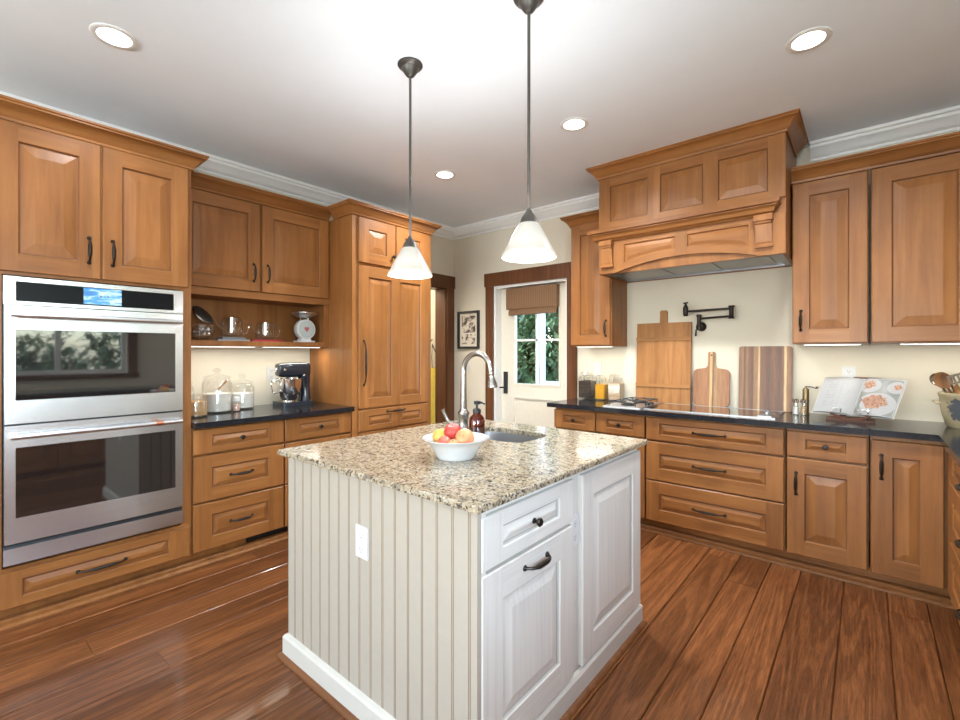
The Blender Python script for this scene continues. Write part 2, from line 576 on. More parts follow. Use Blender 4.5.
def box(bm, x0, x1, y0, y1, z0, z1, mi=0):
    vs = [bm.verts.new((x, y, z)) for z in (z0, z1) for y in (y0, y1) for x in (x0, x1)]
    for q in ((0, 2, 3, 1), (4, 5, 7, 6), (0, 1, 5, 4), (2, 6, 7, 3), (0, 4, 6, 2), (1, 3, 7, 5)):
        f = bm.faces.new([vs[i] for i in q])
        f.material_index = mi
    return bm


def quad(bm, pts, mi=0):
    f = bm.faces.new([bm.verts.new(p) for p in pts])
    f.material_index = mi
    return f


def lathe(bm, prof, seg=24, mtx=None, mi=0):
    """revolve (r, z) pairs about z; ends with r = 0 close"""
    rings = []
    M = mtx or Matrix()
    for r, z in prof:
        if r < 1e-6:
            rings.append([bm.verts.new(M @ Vector((0, 0, z)))])
        else:
            rings.append([bm.verts.new(M @ Vector((r*math.cos(2*PI*i/seg), r*math.sin(2*PI*i/seg), z))) for i in range(seg)])
    for a, c in zip(rings, rings[1:]):
        for i in range(seg):
            j = (i+1) % seg
            if len(a) == 1 and len(c) == 1:
                continue
            if len(a) == 1:
                f = bm.faces.new((a[0], c[j], c[i]))
            elif len(c) == 1:
                f = bm.faces.new((a[i], a[j], c[0]))
            else:
                f = bm.faces.new((a[i], a[j], c[j], c[i]))
            f.material_index = mi
    return bm


def tube(bm, pts, rad, seg=10, mi=0, cap=True):
    pts = [Vector(p) for p in pts]
    n = len(pts)
    rs = rad if isinstance(rad, (list, tuple)) else [rad]*n
    t0 = (pts[1]-pts[0]).normalized()
    up = Vector((0, 0, 1)) if abs(t0.z) < 0.9 else Vector((1, 0, 0))
    u = t0.cross(up).normalized()
    rings = []
    for i, p in enumerate(pts):
        t = (pts[min(i+1, n-1)]-pts[max(i-1, 0)]).normalized()
        u = (u - t*u.dot(t)).normalized()
        w = t.cross(u)
        rings.append([bm.verts.new(p + (u*math.cos(2*PI*k/seg) + w*math.sin(2*PI*k/seg))*rs[i]) for k in range(seg)])
    for a, c in zip(rings, rings[1:]):
        for k in range(seg):
            f = bm.faces.new((a[k], a[(k+1) % seg], c[(k+1) % seg], c[k]))
            f.material_index = mi
    if cap:
        bm.faces.new(list(reversed(rings[0]))).material_index = mi
        bm.faces.new(rings[-1]).material_index = mi
    return bm


def prism(bm, poly, a, b, plane='XZ', mi=0):
    """extrude a 2D polygon; plane names the two axes the polygon lies in"""
    def P3(p, h):
        return {'XZ': (p[0], h, p[1]), 'YZ': (h, p[0], p[1]), 'XY': (p[0], p[1], h)}[plane]
    A = [bm.verts.new(P3(p, a)) for p in poly]
    B = [bm.verts.new(P3(p, b)) for p in poly]
    n = len(poly)
    for i in range(n):
        bm.faces.new((A[i], A[(i+1) % n], B[(i+1) % n], B[i])).material_index = mi
    bm.faces.new(list(reversed(A))).material_index = mi
    bm.faces.new(B).material_index = mi
    return bm


def sweep(bm, path, prof, z0=0.0, mi=0):
    """run a closed (out, up) profile along a 2D path with mitred corners; outward = right of travel"""
    n = len(path)
    P = [Vector(p) for p in path]
    nor = []
    for a, c in zip(P, P[1:]):
        d = (c-a).normalized()
        nor.append(Vector((d.y, -d.x)))
    rings = []
    for i in range(n):
        if i == 0:
            m = nor[0]
        elif i == n-1:
            m = nor[-1]
        else:
            m = nor[i-1]+nor[i]
            m = m/ (1+nor[i-1].dot(nor[i]))
        rings.append([bm.verts.new((P[i].x+m.x*o, P[i].y+m.y*o, z0+z)) for o, z in prof])
    k = len(prof)
    for a, c in zip(rings, rings[1:]):
        for j in range(k):
            bm.faces.new((a[j], a[(j+1) % k], c[(j+1) % k], c[j])).material_index = mi
    bm.faces.new(list(reversed(rings[0])))
    bm.faces.new(rings[-1])
    return bm


def front(bm, x0, x1, z0, z1, ops, t=0.02, yb=0.0, ch=0.004, slope=0.045, panel_h=False, rise=0.002):
    """a cabinet door or drawer front: stiles (0) and rails (1) round raised panels"""
    yf = yb-t
    A = [bm.verts.new(p) for p in ((x0, yb, z0), (x1, yb, z0), (x1, yb, z1), (x0, yb, z1))]
    B = [bm.verts.new(p) for p in ((x0, yf+ch, z0), (x1, yf+ch, z0), (x1, yf+ch, z1), (x0, yf+ch, z1))]
    C = [bm.verts.new(p) for p in ((x0+ch, yf, z0+ch), (x1-ch, yf, z0+ch), (x1-ch, yf, z1-ch), (x0+ch, yf, z1-ch))]
    for P, Q in ((A, B), (B, C)):
        for i in range(4):
            bm.faces.new((P[i], P[(i+1) % 4], Q[(i+1) % 4], Q[i])).material_index = i % 2 == 0
    bm.faces.new(list(reversed(A)))
    xs = sorted({x0+ch, x1-ch, *[v for o in ops for v in o[:2]]})
    zs = sorted({z0+ch, z1-ch, *[v for o in ops for v in o[2:]]})
    for xa, xb in zip(xs, xs[1:]):
        for za, zb in zip(zs, zs[1:]):
            xm, zm = (xa+xb)/2, (za+zb)/2
            if any(o[0] < xm < o[1] and o[2] < zm < o[3] for o in ops):
                continue
            h = any(o[0] < xm < o[1] for o in ops)
            quad(bm, ((xa, yf, za), (xb, yf, za), (xb, yf, zb), (xa, yf, zb)), 1 if h else 0)
    for a0, a1, c0, c1 in ops:
        s = min(slope, (a1-a0)*0.3, (c1-c0)*0.3)
        prev = None
        for ins, dep in ((0, 0), (0.003, 0.005), (0.006, 0.0105), (0.011, 0.0105), (0.011+s, rise)):
            R = [bm.verts.new(p) for p in ((a0+ins, yf+dep, c0+ins), (a1-ins, yf+dep, c0+ins), (a1-ins, yf+dep, c1-ins), (a0+ins, yf+dep, c1-ins))]
            if prev:
                for i in range(4):
                    bm.faces.new((prev[i], prev[(i+1) % 4], R[(i+1) % 4], R[i])).material_index = 2 if 0.005 < ins < 0.02 and len(prev) and dep > 0.009 else ((i % 2 == 0) if ins < 0.01 else int(panel_h))
            prev = R
        bm.faces.new(prev).material_index = int(panel_h)
    return bm


GROOVE = plain('brown_glaze_in_groove', (0.185, 0.072, 0.022), 0.5)
WM = [WV, WH, GROOVE]
CROWN = [(0.0, 0.0), (0.012, 0.0), (0.014, 0.014), (0.02, 0.018), (0.026, 0.030), (0.040, 0.050), (0.062, 0.066), (0.068, 0.068), (0.068, 0.076), (0.076, 0.080), (0.076, 0.090), (0.0, 0.090)]


def handle(parent, cx, cz, L, vertical=True, y=-0.02, m=None, xf=None, name='handle'):
    bm = BM()
    h = L/2
    pts = []
    for i in range(13):
        u = -1 + 2*i/12
        out = 0.004 + 0.026*(1-abs(u)**5)
        pts.append((u*h, -out, 0))
    rs = [0.0092 if 3 < i < 9 else (0.0076 if 2 < i < 10 else 0.0052) for i in range(13)]
    tube(bm, pts, rs, 8)
    for s in (-1, 1):
        lathe(bm, [(0.0, 0), (0.010, 0), (0.010, 0.003), (0.006, 0.008), (0.0, 0.009)], 12, T(s*h, 0, 0) @ rot('X', 90))
    if vertical:
        bmesh.ops.transform(bm, matrix=rot('Y', 90), verts=bm.verts)
    bmesh.ops.transform(bm, matrix=T(cx, y, cz), verts=bm.verts)
    o = obj(name, bm, m or BRONZE, parent, xf=xf, smooth=True)
    o['label'] = 'dark bronze bail handle'
    return o


def knob(parent, cx, cz, y=-0.02, m=None, xf=None):
    bm = BM()
    lathe(bm, [(0.0, 0), (0.010, 0), (0.010, 0.002), (0.006, 0.005), (0.0055, 0.012), (0.013, 0.018), (0.0155, 0.024), (0.012, 0.029), (0.0, 0.031)], 16, T(cx, y, cz) @ rot('X', 90))
    o = obj('knob', bm, m or BRONZE, parent, xf=xf, smooth=True)
    o['label'] = 'dark bronze knob'
    return o


def door(parent, x0, x1, z0, z1, fw=0.086, ops=None, name='door', slope=0.045, mats=WM, panel_h=False, fz=None, xf=None, yb=0.0):
    bm = BM()
    fz = fz or fw
    ops = ops or [(x0+fw, x1-fw, z0+fz, z1-fz)]
    front(bm, x0, x1, z0, z1, ops, slope=slope, panel_h=panel_h, yb=yb)
    return obj(name, bm, mats, parent, xf=xf)


def drawer(parent, x0, x1, z0, z1, fw=0.09, fz=0.042, pull='knob', L=0.13, mats=WM, xf=None, name='drawer'):
    d = door(parent, x0, x1, z0, z1, fw, None, name, 0.024, mats, True, fz, xf)
    if pull == 'knob':
        knob(d, (x0+x1)/2, (z0+z1)/2, -0.02, xf=xf)
    elif pull:
        handle(d, (x0+x1)/2, (z0+z1)/2, L, False, xf=xf)
    return d


def crown(parent, path, z0, mats=WH, prof=CROWN):
    bm = BM()
    sweep(bm, path, prof, z0)
    return obj('crown', bm, mats, parent, smooth=True)

# ------------------------------------------------------------------ room shell
CZ = 2.815
bm = BM()
dl = bm.loops.layers.color.new('plank') if False else bm.loops.layers.float_color.new('plank')
xs = [-1.3]
given = [0.60, 0.78, 0.978, 1.18, 1.36, 1.53, 1.70, 1.875, 2.07, 2.25, 2.44, 2.62, 2.80, 2.98, 3.165, 3.333, 3.492, 3.70, 3.885, 4.045, 4.24, 4.42, 4.62, 4.80]
while xs[-1] < 0.45:
    xs.append(xs[-1]+0.19)
xs = xs[:-1]+given
rf = random.Random(3)
for xa, xb in zip(xs, xs[1:]):
    y = -9.1 - rf.random()*1.5
    while y < 0.2:
        L = 2.6+rf.random()*2.6
        yb = min(y+L, 0.2)
        ya = max(y, -9.15)
        if yb > ya + 0.05:
            g, c = 0.0014, 0.004
            n0 = len(bm.faces)
            x0, x1, y0, y1 = xa+g, xb-g, ya+0.0004, yb-0.0004
            b0 = [(x0, y0, -0.02), (x1, y0, -0.02), (x1, y1, -0.02), (x0, y1, -0.02)]
            b1 = [(p[0], p[1], -c) for p in b0]
            e = 0.0006
            b2 = [(x0+c, y0+e, 0), (x1-c, y0+e, 0), (x1-c, y1-e, 0), (x0+c, y1-e, 0)]
            V = [[bm.verts.new(p) for p in r] for r in (b0, b1, b2)]
            fs = [bm.faces.new(V[2])]
            for P, Q in zip(V, V[1:]):
                for i in range(4):
                    fs.append(bm.faces.new((P[i], P[(i+1) % 4], Q[(i+1) % 4], Q[i])))
            col = (rf.random(), rf.random(), rf.random(), 1)
            for f in fs:
                for lp in f.loops:
                    lp[dl] = col
        y += L
box(bm, -1.3, 4.9, -9.15, 0.2, -0.1, -0.021)
struct('floor', bm, FLOORM, 'wide dark-stained oak plank floor', 'floor')

struct('ceiling', box(BM(), -1.4, 4.95, -9.25, 0.2, CZ, CZ+0.1), CEIL, 'flat white ceiling', 'ceiling')

DW0, DW1, DWZ = -0.92, -0.13, 2.105     # doorway in the left wall
bm = BM()
box(bm, -0.17, 0, -9.15, DW0, 0, CZ)
box(bm, -0.17, 0, DW1, 0.16, 0, CZ)
box(bm, -0.17, 0, DW0, DW1, DWZ, CZ)
struct('wall_left', bm, WALL, 'cream painted left wall', 'wall')
EX0, EX1, EXZ = 0.62, 1.55, 2.08        # outside door in the back wall
bm = BM()
box(bm, 0, EX0, 0, 0.16, 0, CZ)
box(bm, EX1, 4.9, 0, 0.16, 0, CZ)
box(bm, EX0, EX1, 0, 0.16, EXZ, CZ)
struct('wall_back', bm, WALL, 'cream painted wall behind the cooktop', 'wall')
WX = 4.75
bm = BM()
box(bm, WX, WX+0.16, -9.15, -4.75, 0, CZ)
box(bm, WX, WX+0.16, -3.85, -3.75, 0, CZ)
box(bm, WX, WX+0.16, -4.75, -3.85, 0, 1.085)
box(bm, WX, WX+0.16, -4.75, -3.85, 2.155, CZ)
box(bm, WX, WX+0.16, -2.45, 0, 0, CZ)
box(bm, WX, WX+0.16, -3.75, -2.45, 0, 1.085)
box(bm, WX, WX+0.16, -3.75, -2.45, 2.155, CZ)
struct('wall_right', bm, WALL, 'cream painted right wall', 'wall')
bm = BM()
for x0, x1 in ((0, 0.5), (2.2, 2.8), (4.5, WX)):
    box(bm, x0, x1, -9.15, -9.0, 0, CZ)
for x0, x1 in ((0.5, 2.2), (2.8, 4.5)):
    box(bm, x0, x1, -9.15, -9.0, 0, 0.75)
    box(bm, x0, x1, -9.15, -9.0, 2.35, CZ)
struct('wall_front', bm, WALL, 'cream painted wall behind the camera', 'wall')
# the passage seen through the doorway
bm = BM()
box(bm, -1.35, -1.25, -2.0, 0.5, 0, CZ)
box(bm, -1.25, -0.17, 0.4, 0.5, 0, CZ)
box(bm, -1.25, -0.17, -2.0, -1.9, 0, CZ)
struct('wall_passage', bm, WALL, 'pale wall of the passage through the doorway', 'wall')
lamp('passage_light', 'POINT', (-0.75, -0.9, 2.5), 34, (1, 0.93, 0.8), shadow_soft_size=0.12)

# white crown moulding
WCROWN = [(0, 0), (0.012, 0.0), (0.014, 0.018), (0.022, 0.022), (0.035, 0.045), (0.058, 0.072), (0.068, 0.078), (0.07, 0.096), (0.082, 0.10), (0.082, 0.12), (0, 0.12)]
bm = BM()
sweep(bm, [(0.0, -9.0), (0.0, 0.0), (2.065, 0.0)], WCROWN, CZ-0.12)
struct('trim_1', bm, TRIM, 'white crown moulding along the left wall and corner', 'trim', smooth=True)
bm = BM()
sweep(bm, [(3.495, 0.0), (WX, 0.0), (WX, -9.0)], WCROWN, CZ-0.12)
struct('trim_2', bm, TRIM, 'white crown moulding right of the range hood', 'trim', smooth=True)


# doorway casing (dark stained), jamb and head
def casing(nm, label, parts):
    bm = BM()
    for p in parts:
        box(bm, *p)
    return struct(nm, bm, [DV, DH], label, 'trim', bevel=0.003)


casing('trim_3', 'dark-stained casing of the doorway beside the refrigerator', [
    (0.0, 0.022, DW1, -0.012, 0, DWZ), (0.0, 0.022, DW0-0.118, DW0, 0, DWZ),
    (0.0, 0.03, DW0-0.135, -0.004, DWZ, 2.25), (-0.17, 0.0, DW1-0.012, DW1, 0, DWZ), (-0.17, 0.0, DW0, DW0+0.012, 0, DWZ), (-0.17, 0, DW0+0.012, DW1-0.012, DWZ-0.012, DWZ)])
casing('trim_4', 'dark-stained casing round the outside door', [
    (EX0-0.105, EX0, -0.022, 0, 0, EXZ), (EX1, EX1+0.105, -0.022, 0, 0, EXZ), (EX0-0.118, EX1+0.118, -0.03, 0, EXZ, 2.228)])
bm = BM()
box(bm, EX0, EX0+0.025, 0.0, 0.15, 0, EXZ)
box(bm, EX1-0.025, EX1, 0.0, 0.15, 0, EXZ)
box(bm, EX0+0.025, EX1-0.025, 0.0, 0.15, EXZ-0.025, EXZ)
struct('trim_5', bm, TRIM, 'white door jamb', 'trim')
bm = BM()
box(bm, 0.0, EX0-0.106, -0.016, 0, 0, 0.14)
struct('baseboard_back', bm, [DV], 'dark baseboard beside the outside door', 'baseboard', bevel=0.004)

# the outside door with its window
X0, X1, YD = EX0+0.03, EX1-0.03, 0.095
GX0, GX1, GZ0, GZ1 = 0.838, 1.396, 1.005, 1.94
door_slab = struct('door_1', BM(), DOORP, 'cream outside door with a four-pane window', 'door')
me_bm = BM()
for p in ((X0, GX0, YD, YD+0.045, 0.01, EXZ-0.028), (GX1, X1, YD, YD+0.045, 0.01, EXZ-0.028), (GX0, GX1, YD, YD+0.045, GZ1, EXZ-0.028), (GX0, GX1, YD, YD+0.045, 0.85, GZ0), (GX0, GX1, YD, YD+0.045, 0.01, 0.22)):
    box(me_bm, *p)
quad(me_bm, ((GX0, YD+0.012, 0.22), (GX1, YD+0.012, 0.22), (GX1, YD+0.012, 0.85), (GX0, YD+0.012, 0.85)))
for p in ((GX0-0.02, GX0, 0.205, 0.865), (GX1, GX1+0.02, 0.205, 0.865), (GX0, GX1, 0.205, 0.225), (GX0, GX1, 0.845, 0.865)):
    box(me_bm, p[0], p[1], YD-0.006, YD, p[2], p[3])
for p in ((GX0-0.018, GX0, GZ0-0.018, GZ1+0.018), (GX1, GX1+0.018, GZ0-0.018, GZ1+0.018), (GX0, GX1, GZ0-0.018, GZ0), (GX0, GX1, GZ1, GZ1+0.018)):
    box(me_bm, p[0], p[1], YD-0.007, YD, p[2], p[3])
me_bm.to_mesh(door_slab.data)
me_bm.free()
bm = BM()
box(bm, 1.106, 1.128, YD+0.004, YD+0.034, GZ0, GZ1)
box(bm, GX0, GX1, YD+0.004, YD+0.034, 1.466, 1.488)
obj('muntin', bm, TRIM, door_slab)
bm = BM()
box(bm, GX0, GX1, YD+0.018, YD+0.022, GZ0, GZ1)
obj('pane', bm, PANE, door_slab)
bm = BM()
box(bm, 0.690, 0.742, YD-0.012, YD, 0.885, 1.13)
tube(bm, [(0.700, YD-0.01, 0.955), (0.700, YD-0.045, 0.955), (0.685, YD-0.052, 0.955), (0.668, YD-0.052, 0.955)], 0.009, 8)
obj('handle', bm, RUBBER, door_slab, smooth=True)['label'] = 'black door handle on a long plate'
bm = BM()
for z in (0.3, 1.1, 1.85):
    lathe(bm, [(0, 0), (0.007, 0), (0.007, 0.1), (0, 0.1)], 8, T(X1+0.002, YD-0.005, z))
obj('hinge', bm, RUBBER, door_slab)
# woven shade hanging on the door
sh = thing('window_shade', 'brown woven bamboo roman shade on the cream outside door', 'window shade', (1.085, 0.06, 1.90))
bm = BM()
box(bm, -0.32, 0.32, -0.028, 0.028, -0.085, 0.142)
obj('valance', bm, BAMBOO, sh, bevel=0.004)
bm = BM()
for i, (z0, z1, d) in enumerate(((-0.128, -0.086, 0.016), (-0.150, -0.112, 0.024))):
    box(bm, -0.29, 0.315, -d, d*0.6, z0, z1)
obj('folded_blind', bm, BAMBOO, sh, bevel=0.004)

# window in the right wall and the two behind the camera
def window(nm, label, w, h, mtx, casing_m=True):
    o = struct(nm, BM(), TRIM, label, 'window')
    bm = BM()
    for p in ((-w/2, -w/2+0.05, 0, h), (w/2-0.05, w/2, 0, h), (-w/2+0.05, w/2-0.05, 0, 0.05), (-w/2+0.05, w/2-0.05, h-0.05, h), (-0.025, 0.025, 0.05, h-0.05)):
        box(bm, p[0], p[1], 0.05, 0.1, p[2], p[3])
    bmesh.ops.transform(bm, matrix=mtx, verts=bm.verts)
    bm.to_mesh(o.data)
    bm.free()
    bm = BM()
    for p in ((-w/2-0.1, -w/2, -0.0, h), (w/2, w/2+0.1, 0, h), (-w/2-0.12, w/2+0.12, h, h+0.13), (-w/2-0.12, w/2+0.12, -0.06, 0)):
        box(bm, p[0], p[1], -0.024, -0.001, p[2], p[3])
    obj('casing', bm, [DV], o, xf=mtx)
    return o


w1 = window('window_1', 'casement window over the right counter', 1.3, 1.07, T(WX, -3.1, 1.085) @ rot('Z', -90))
obj('pane', box(BM(), -0.6, 0.6, 0.07, 0.075, 0.05, 1.02), PANE, w1, xf=T(WX, -3.1, 1.085) @ rot('Z', -90))
window('window_2', 'left window behind the camera', 1.7, 1.6, T(1.35, -9.0, 0.75) @ rot('Z', 180))
window('window_3', 'right window behind the camera', 1.7, 1.6, T(3.65, -9.0, 0.75) @ rot('Z', 180))

window('window_added', 'added unseen window in the right wall beside the camera', 0.9, 1.07, T(WX, -4.3, 1.085) @ rot('Z', -90))  # window added out of view as a source for the island's right face

# toe boards with a shoe moulding
TOE = [(0, 0), (0.042, 0), (0.042, 0.030), (0.036, 0.038), (0, 0.040)]
SHOE = [(0, 0), (0.018, 0), (0.017, 0.008), (0.012, 0.015), (0.004, 0.019), (0, 0.019)]
bm = BM()
box(bm, 0.02, 0.55, -3.86, -1.0, 0, 0.098)
sweep(bm, [(0.55, -3.86), (0.55, -1.0)], TOE)
sweep(bm, [(0.592, -3.86), (0.592, -1.0)], SHOE)
struct('trim_6', bm, WH, 'wooden toe board under the left cabinets', 'trim')
bm = BM()
box(bm, 1.80, 4.21, -0.51, -0.02, 0, 0.098)
sweep(bm, [(1.80, -0.02), (1.80, -0.51), (4.21, -0.51), (4.21, -4.2)], TOE)
sweep(bm, [(1.758, -0.02), (1.758, -0.552), (4.168, -0.552), (4.168, -4.2)], SHOE)
box(bm, 4.21, 4.74, -4.2, -0.02, 0, 0.098)
struct('trim_7', bm, WH, 'wooden toe board under the range-side cabinets', 'trim')

# ------------------------------------------------------------------ left wall: oven cabinet
RL = PI/2
BF = 0.63          # body front plane of the deep left-hand units (door fronts 0.02 further)
oc = thing('oven_cabinet', 'tall maple cabinet holding the double wall oven', 'cabinet', (BF, -3.86, 0.098), RL)
bm = BM()
W = 0.858
D = BF-0.004
z0 = 0.0
for p in ((0, 0.03, 0, D, 0, 2.364), (W-0.03, W, 0, D, 0, 2.364), (0.03, W-0.03, 0, D, 0, 0.202), (0.03, W-0.03, 0, D, 1.624, 2.364), (0.03, W-0.03, D-0.02, D, 0.202, 1.624),
          (0.03, 0.052, 0, 0.02, 0.202, 1.624), (W-0.052, W-0.03, 0, 0.02, 0.202, 1.624)):
    box(bm, *p)
obj('body', bm, WM, oc, bevel=0.002)
lz = 0.098
d = door(oc, 0.02, 0.420, 1.738-lz, 2.46-lz, slope=0.05)
handle(d, 0.372, 1.886-lz, 0.13)
d = door(oc, 0.428, 0.838, 1.738-lz, 2.46-lz, slope=0.05)
handle(d, 0.472, 1.886-lz, 0.13)
drawer(oc, 0.01, 0.846, 0.108-lz, 0.285-lz, 0.11, 0.045, 'handle', 0.2)
crown(oc, [(0.0, 0.50), (0.0, 0.0), (W, 0.0), (W, 0.20)], 2.464-lz)

# ------------------------------------------------------------------ double oven
ov = thing('double_oven', 'stainless steel double wall oven with black glass doors', 'oven', (BF+0.0005, -3.805, 0.322), RL)
OW = 0.750
oz = 0.322
bm = BM()
box(bm, 0.02, OW-0.02, 0.03, 0.50, 0.01, 1.37)
obj('housing', bm, BLACK, ov)
bm = BM()
box(bm, 0, OW, -0.012, 0.0, 0, 1.39)
obj('trim_frame', bm, BLACK, ov)
bm = BM()
front_z = (1.577-oz, 1.712-oz)
box(bm, 0, OW, -0.034, -0.0125, *front_z)
cp = obj('control_panel', bm, STEEL, ov, bevel=0.003)
bm = BM()
box(bm, 0.042, 0.70, -0.0365, -0.034, 1.594-oz, 1.689-oz)
obj('touch_panel', bm, PANELBLK, cp, bevel=0.0012)['label'] = 'black glass control strip'
bm = BM()
box(bm, 0.292, 0.452, -0.038, -0.0366, 1.600-oz, 1.686-oz)
obj('display', bm, DISPLAY, cp)['label'] = 'lit blue display screen'
bm = BM()
for i, x in enumerate((0.345, 0.358, 0.377, 0.390)):
    box(bm, x, x+0.009, -0.0385, -0.0381, 1.640-oz, 1.643-oz+0.004*(i % 2))
obj('display_mark', bm, NAVY, cp)


def oven_door(za, zb, wa, wb, hz, name, badge):
    bm = BM()
    x0, x1 = 0.003, OW-0.003
    wx0, wx1 = 0.041, 0.708
    yf = -0.040
    for p in ((x0, wx0, za, zb), (wx1, x1, za, zb), (wx0, wx1, za, wa), (wx0, wx1, wb, zb)):
        box(bm, p[0], p[1], yf, -0.0125, p[2]-oz, p[3]-oz)
    bmesh.ops.remove_doubles(bm, verts=bm.verts, dist=1e-5)
    dd = obj(name, bm, STEEL, ov)
    bm = BM()
    box(bm, wx0-0.002, wx1+0.002, yf+0.001, -0.013, wa-oz-0.002, wb-oz+0.002)
    g = obj('door_window', bm, OVENGLASS, dd)
    bm = BM()
    tube(bm, [(0.02, yf-0.045, hz-oz), (OW-0.02, yf-0.045, hz-oz)], 0.0125, 16)
    for xx in (0.03, OW-0.03):
        box(bm, xx-0.012, xx+0.012, yf-0.05, yf, hz-oz-0.013, hz-oz+0.013)
    h = obj('handle', bm, STEEL, dd, smooth=True)
    if badge:
        bm = BM()
        tube(bm, [(0.60, yf-0.045, hz-oz), (0.635, yf-0.045, hz-oz)], 0.0142, 16)
        obj('handle_ring', bm, COPPER, dd, smooth=True)['label'] = 'copper band on the handle'
    return dd


oven_door(1.000, 1.572, 1.112, 1.457, 1.524, 'oven_door', False)
oven_door(0.424, 0.991, 0.545, 0.884, 0.941, 'oven_door', True)
bm = BM()
box(bm, 0, OW, -0.034, -0.0125, 0.0, 0.400-oz)
obj('lower_trim', bm, STEEL, ov, bevel=0.002)

# ------------------------------------------------------------------ left wall: cabinets round the mixer counter
wc = thing('wall_cabinet', 'maple wall cabinet with two doors over an open display shelf', 'cabinet', (0.315, -2.997, 1.392), RL)
W = 1.129
lz = 1.392
bm = BM()
box(bm, 0, W, 0.012, 0.311, 1.742-lz, 2.462-lz)
for p in ((0, 0.010), (W-0.012, W)):
    box(bm, p[0], p[1], 0, 0.012, 1.742-lz, 2.462-lz)
box(bm, 0, W, 0, 0.311, 0, 0.036)
for p in ((0, 0.022), (W-0.022, W)):
    box(bm, p[0], p[1], 0, 0.311, 0.036, 0.35)
box(bm, 0.022, W-0.022, 0.299, 0.311, 0.036, 0.35)
box(bm, W-0.045, W-0.022, 0, 0.02, 0.036, 0.35)
obj('body', bm, WM, wc, bevel=0.0015)
d = door(wc, 0.010, 0.546, 1.797-lz, 2.45-lz, 0.084, slope=0.04)
handle(d, 0.500, 1.935-lz, 0.125)
d = door(wc, 0.564, 1.118, 1.797-lz, 2.45-lz, 0.084, slope=0.04)
handle(d, 0.604, 1.940-lz, 0.125)
bm = BM()
box(bm, 0, W, -0.012, 0, 1.742-lz, 1.79-lz)
obj('shelf_rail', bm, [WH], wc)
crown(wc, [(0.002, 0.0), (W-0.002, 0.0)], 2.458-lz)


def base_unit(name, label, loc, rz, W, D, H=0.78):
    t = thing(name, label, 'cabinet', loc, rz)
    bm = BM()
    box(bm, 0.003, W-0.003, 0.014, D, 0, H)
    obj('body', bm, WM, t, bevel=0.002)
    return t


lz = 0.098
b1 = base_unit('base_cabinet', 'maple base cabinet of three drawers next to the wall oven', (BF, -3.000, lz), RL, 0.580, D)
b2 = base_unit('base_cabinet', 'maple drawer base cabinet under the stand mixer, half hidden by the island', (BF, -2.418, lz), RL, 0.549, D)
for t, w in ((b1, 0.580), (b2, 0.549)):
    drawer(t, 0.004, w-0.006, 0.710-lz, 0.866-lz, 0.105, 0.042)
    drawer(t, 0.004, w-0.006, 0.412-lz, 0.696-lz, 0.105, 0.075, 'handle', 0.135)
    drawer(t, 0.004, w-0.006, 0.108-lz, 0.400-lz, 0.105, 0.075, 'handle', 0.135)


def counter(bm, x0, x1, y0, y1, z0=0.879, z1=0.914):
    box(bm, x0, x1, y0, y1, z0, z1)


bm = BM()
counter(bm, 0.003, 0.692, -2.999, -1.869)
tag(obj('countertop', bm, BLKGR, None, bevel=0.007, seg=3, smooth=True), 'black granite countertop under the mixer and glass canisters', 'countertop')

# ------------------------------------------------------------------ panelled refrigerator
fr = thing('panelled_refrigerator', 'tall refrigerator faced with maple panels and a long bronze pull', 'refrigerator', (0.652, -1.866, 0.098), RL)
W = 0.866
bm = BM()
box(bm, 0, W, 0, 0.648, 0, 2.455-lz)
obj('body', bm, WM, fr, bevel=0.002)
for x0, x1, kx in ((0.052, 0.429, 0.392), (0.437, 0.815, 0.475)):
    d = door(fr, x0, x1, 2.078-lz, 2.445-lz, 0.095, fz=0.085)
    knob(d, kx, 2.165-lz)
d = door(fr, 0.052, 0.815, 0.886-lz, 2.055-lz, ops=[(0.147, 0.387, 0.965-lz, 1.965-lz), (0.480, 0.720, 0.965-lz, 1.965-lz)], slope=0.04)
handle(d, 0.100, 1.26-lz, 0.36)
d = door(fr, 0.052, 0.815, 0.700-lz, 0.872-lz, ops=[(0.147, 0.387, 0.742-lz, 0.822-lz), (0.480, 0.720, 0.742-lz, 0.822-lz)], slope=0.025, panel_h=True, name='drawer')
handle(d, 0.433, 0.843-lz, 0.19, False)
d = door(fr, 0.052, 0.815, 0.112-lz, 0.686-lz, ops=[(0.147, 0.387, 0.19-lz, 0.60-lz), (0.480, 0.720, 0.19-lz, 0.60-lz)], slope=0.04, name='freezer_drawer')
crown(fr, [(0, 0.250), (0, 0), (W, 0), (W, 0.64)], 2.455-lz)

# ------------------------------------------------------------------ range wall: upper cabinets and hood
u0 = thing('wall_cabinet', 'narrow maple wall cabinet between the outside door and the hood', 'cabinet', (1.772, -0.33, 1.400), 0)
W = 0.381
lz = 1.4
bm = BM()
box(bm, 0, W, 0.0, 0.326, 0, 1.075)
obj('body', bm, WM, u0, bevel=0.002)
d = door(u0, 0.006, 0.374, 0.006, 2.462-lz, 0.086)
handle(d, 0.338, 1.55-lz, 0.13)
crown(u0, [(0, 0.32), (0, 0), (W-0.008, 0)], 2.462-lz)
u1 = thing('wall_cabinet', 'single-door maple wall cabinet right of the hood', 'cabinet', (3.417, -0.33, 1.400), 0)
W = 0.396
bm = BM()
box(bm, 0.003, W-0.006, 0.012, 0.326, 0, 1.075)
obj('body', bm, WM, u1, bevel=0.002)
d = door(u1, 0.008, 0.388, 0.006, 2.455-lz, 0.088, slope=0.05)
handle(d, 0.052, 1.553-lz, 0.125)
crown(u1, [(0.002, 0), (W+0.0005, 0)], 2.462-lz)
u2 = thing('wall_cabinet', 'wide maple wall cabinet in the right corner over the cookbook', 'cabinet', (3.814, -0.33, 1.400), 0)
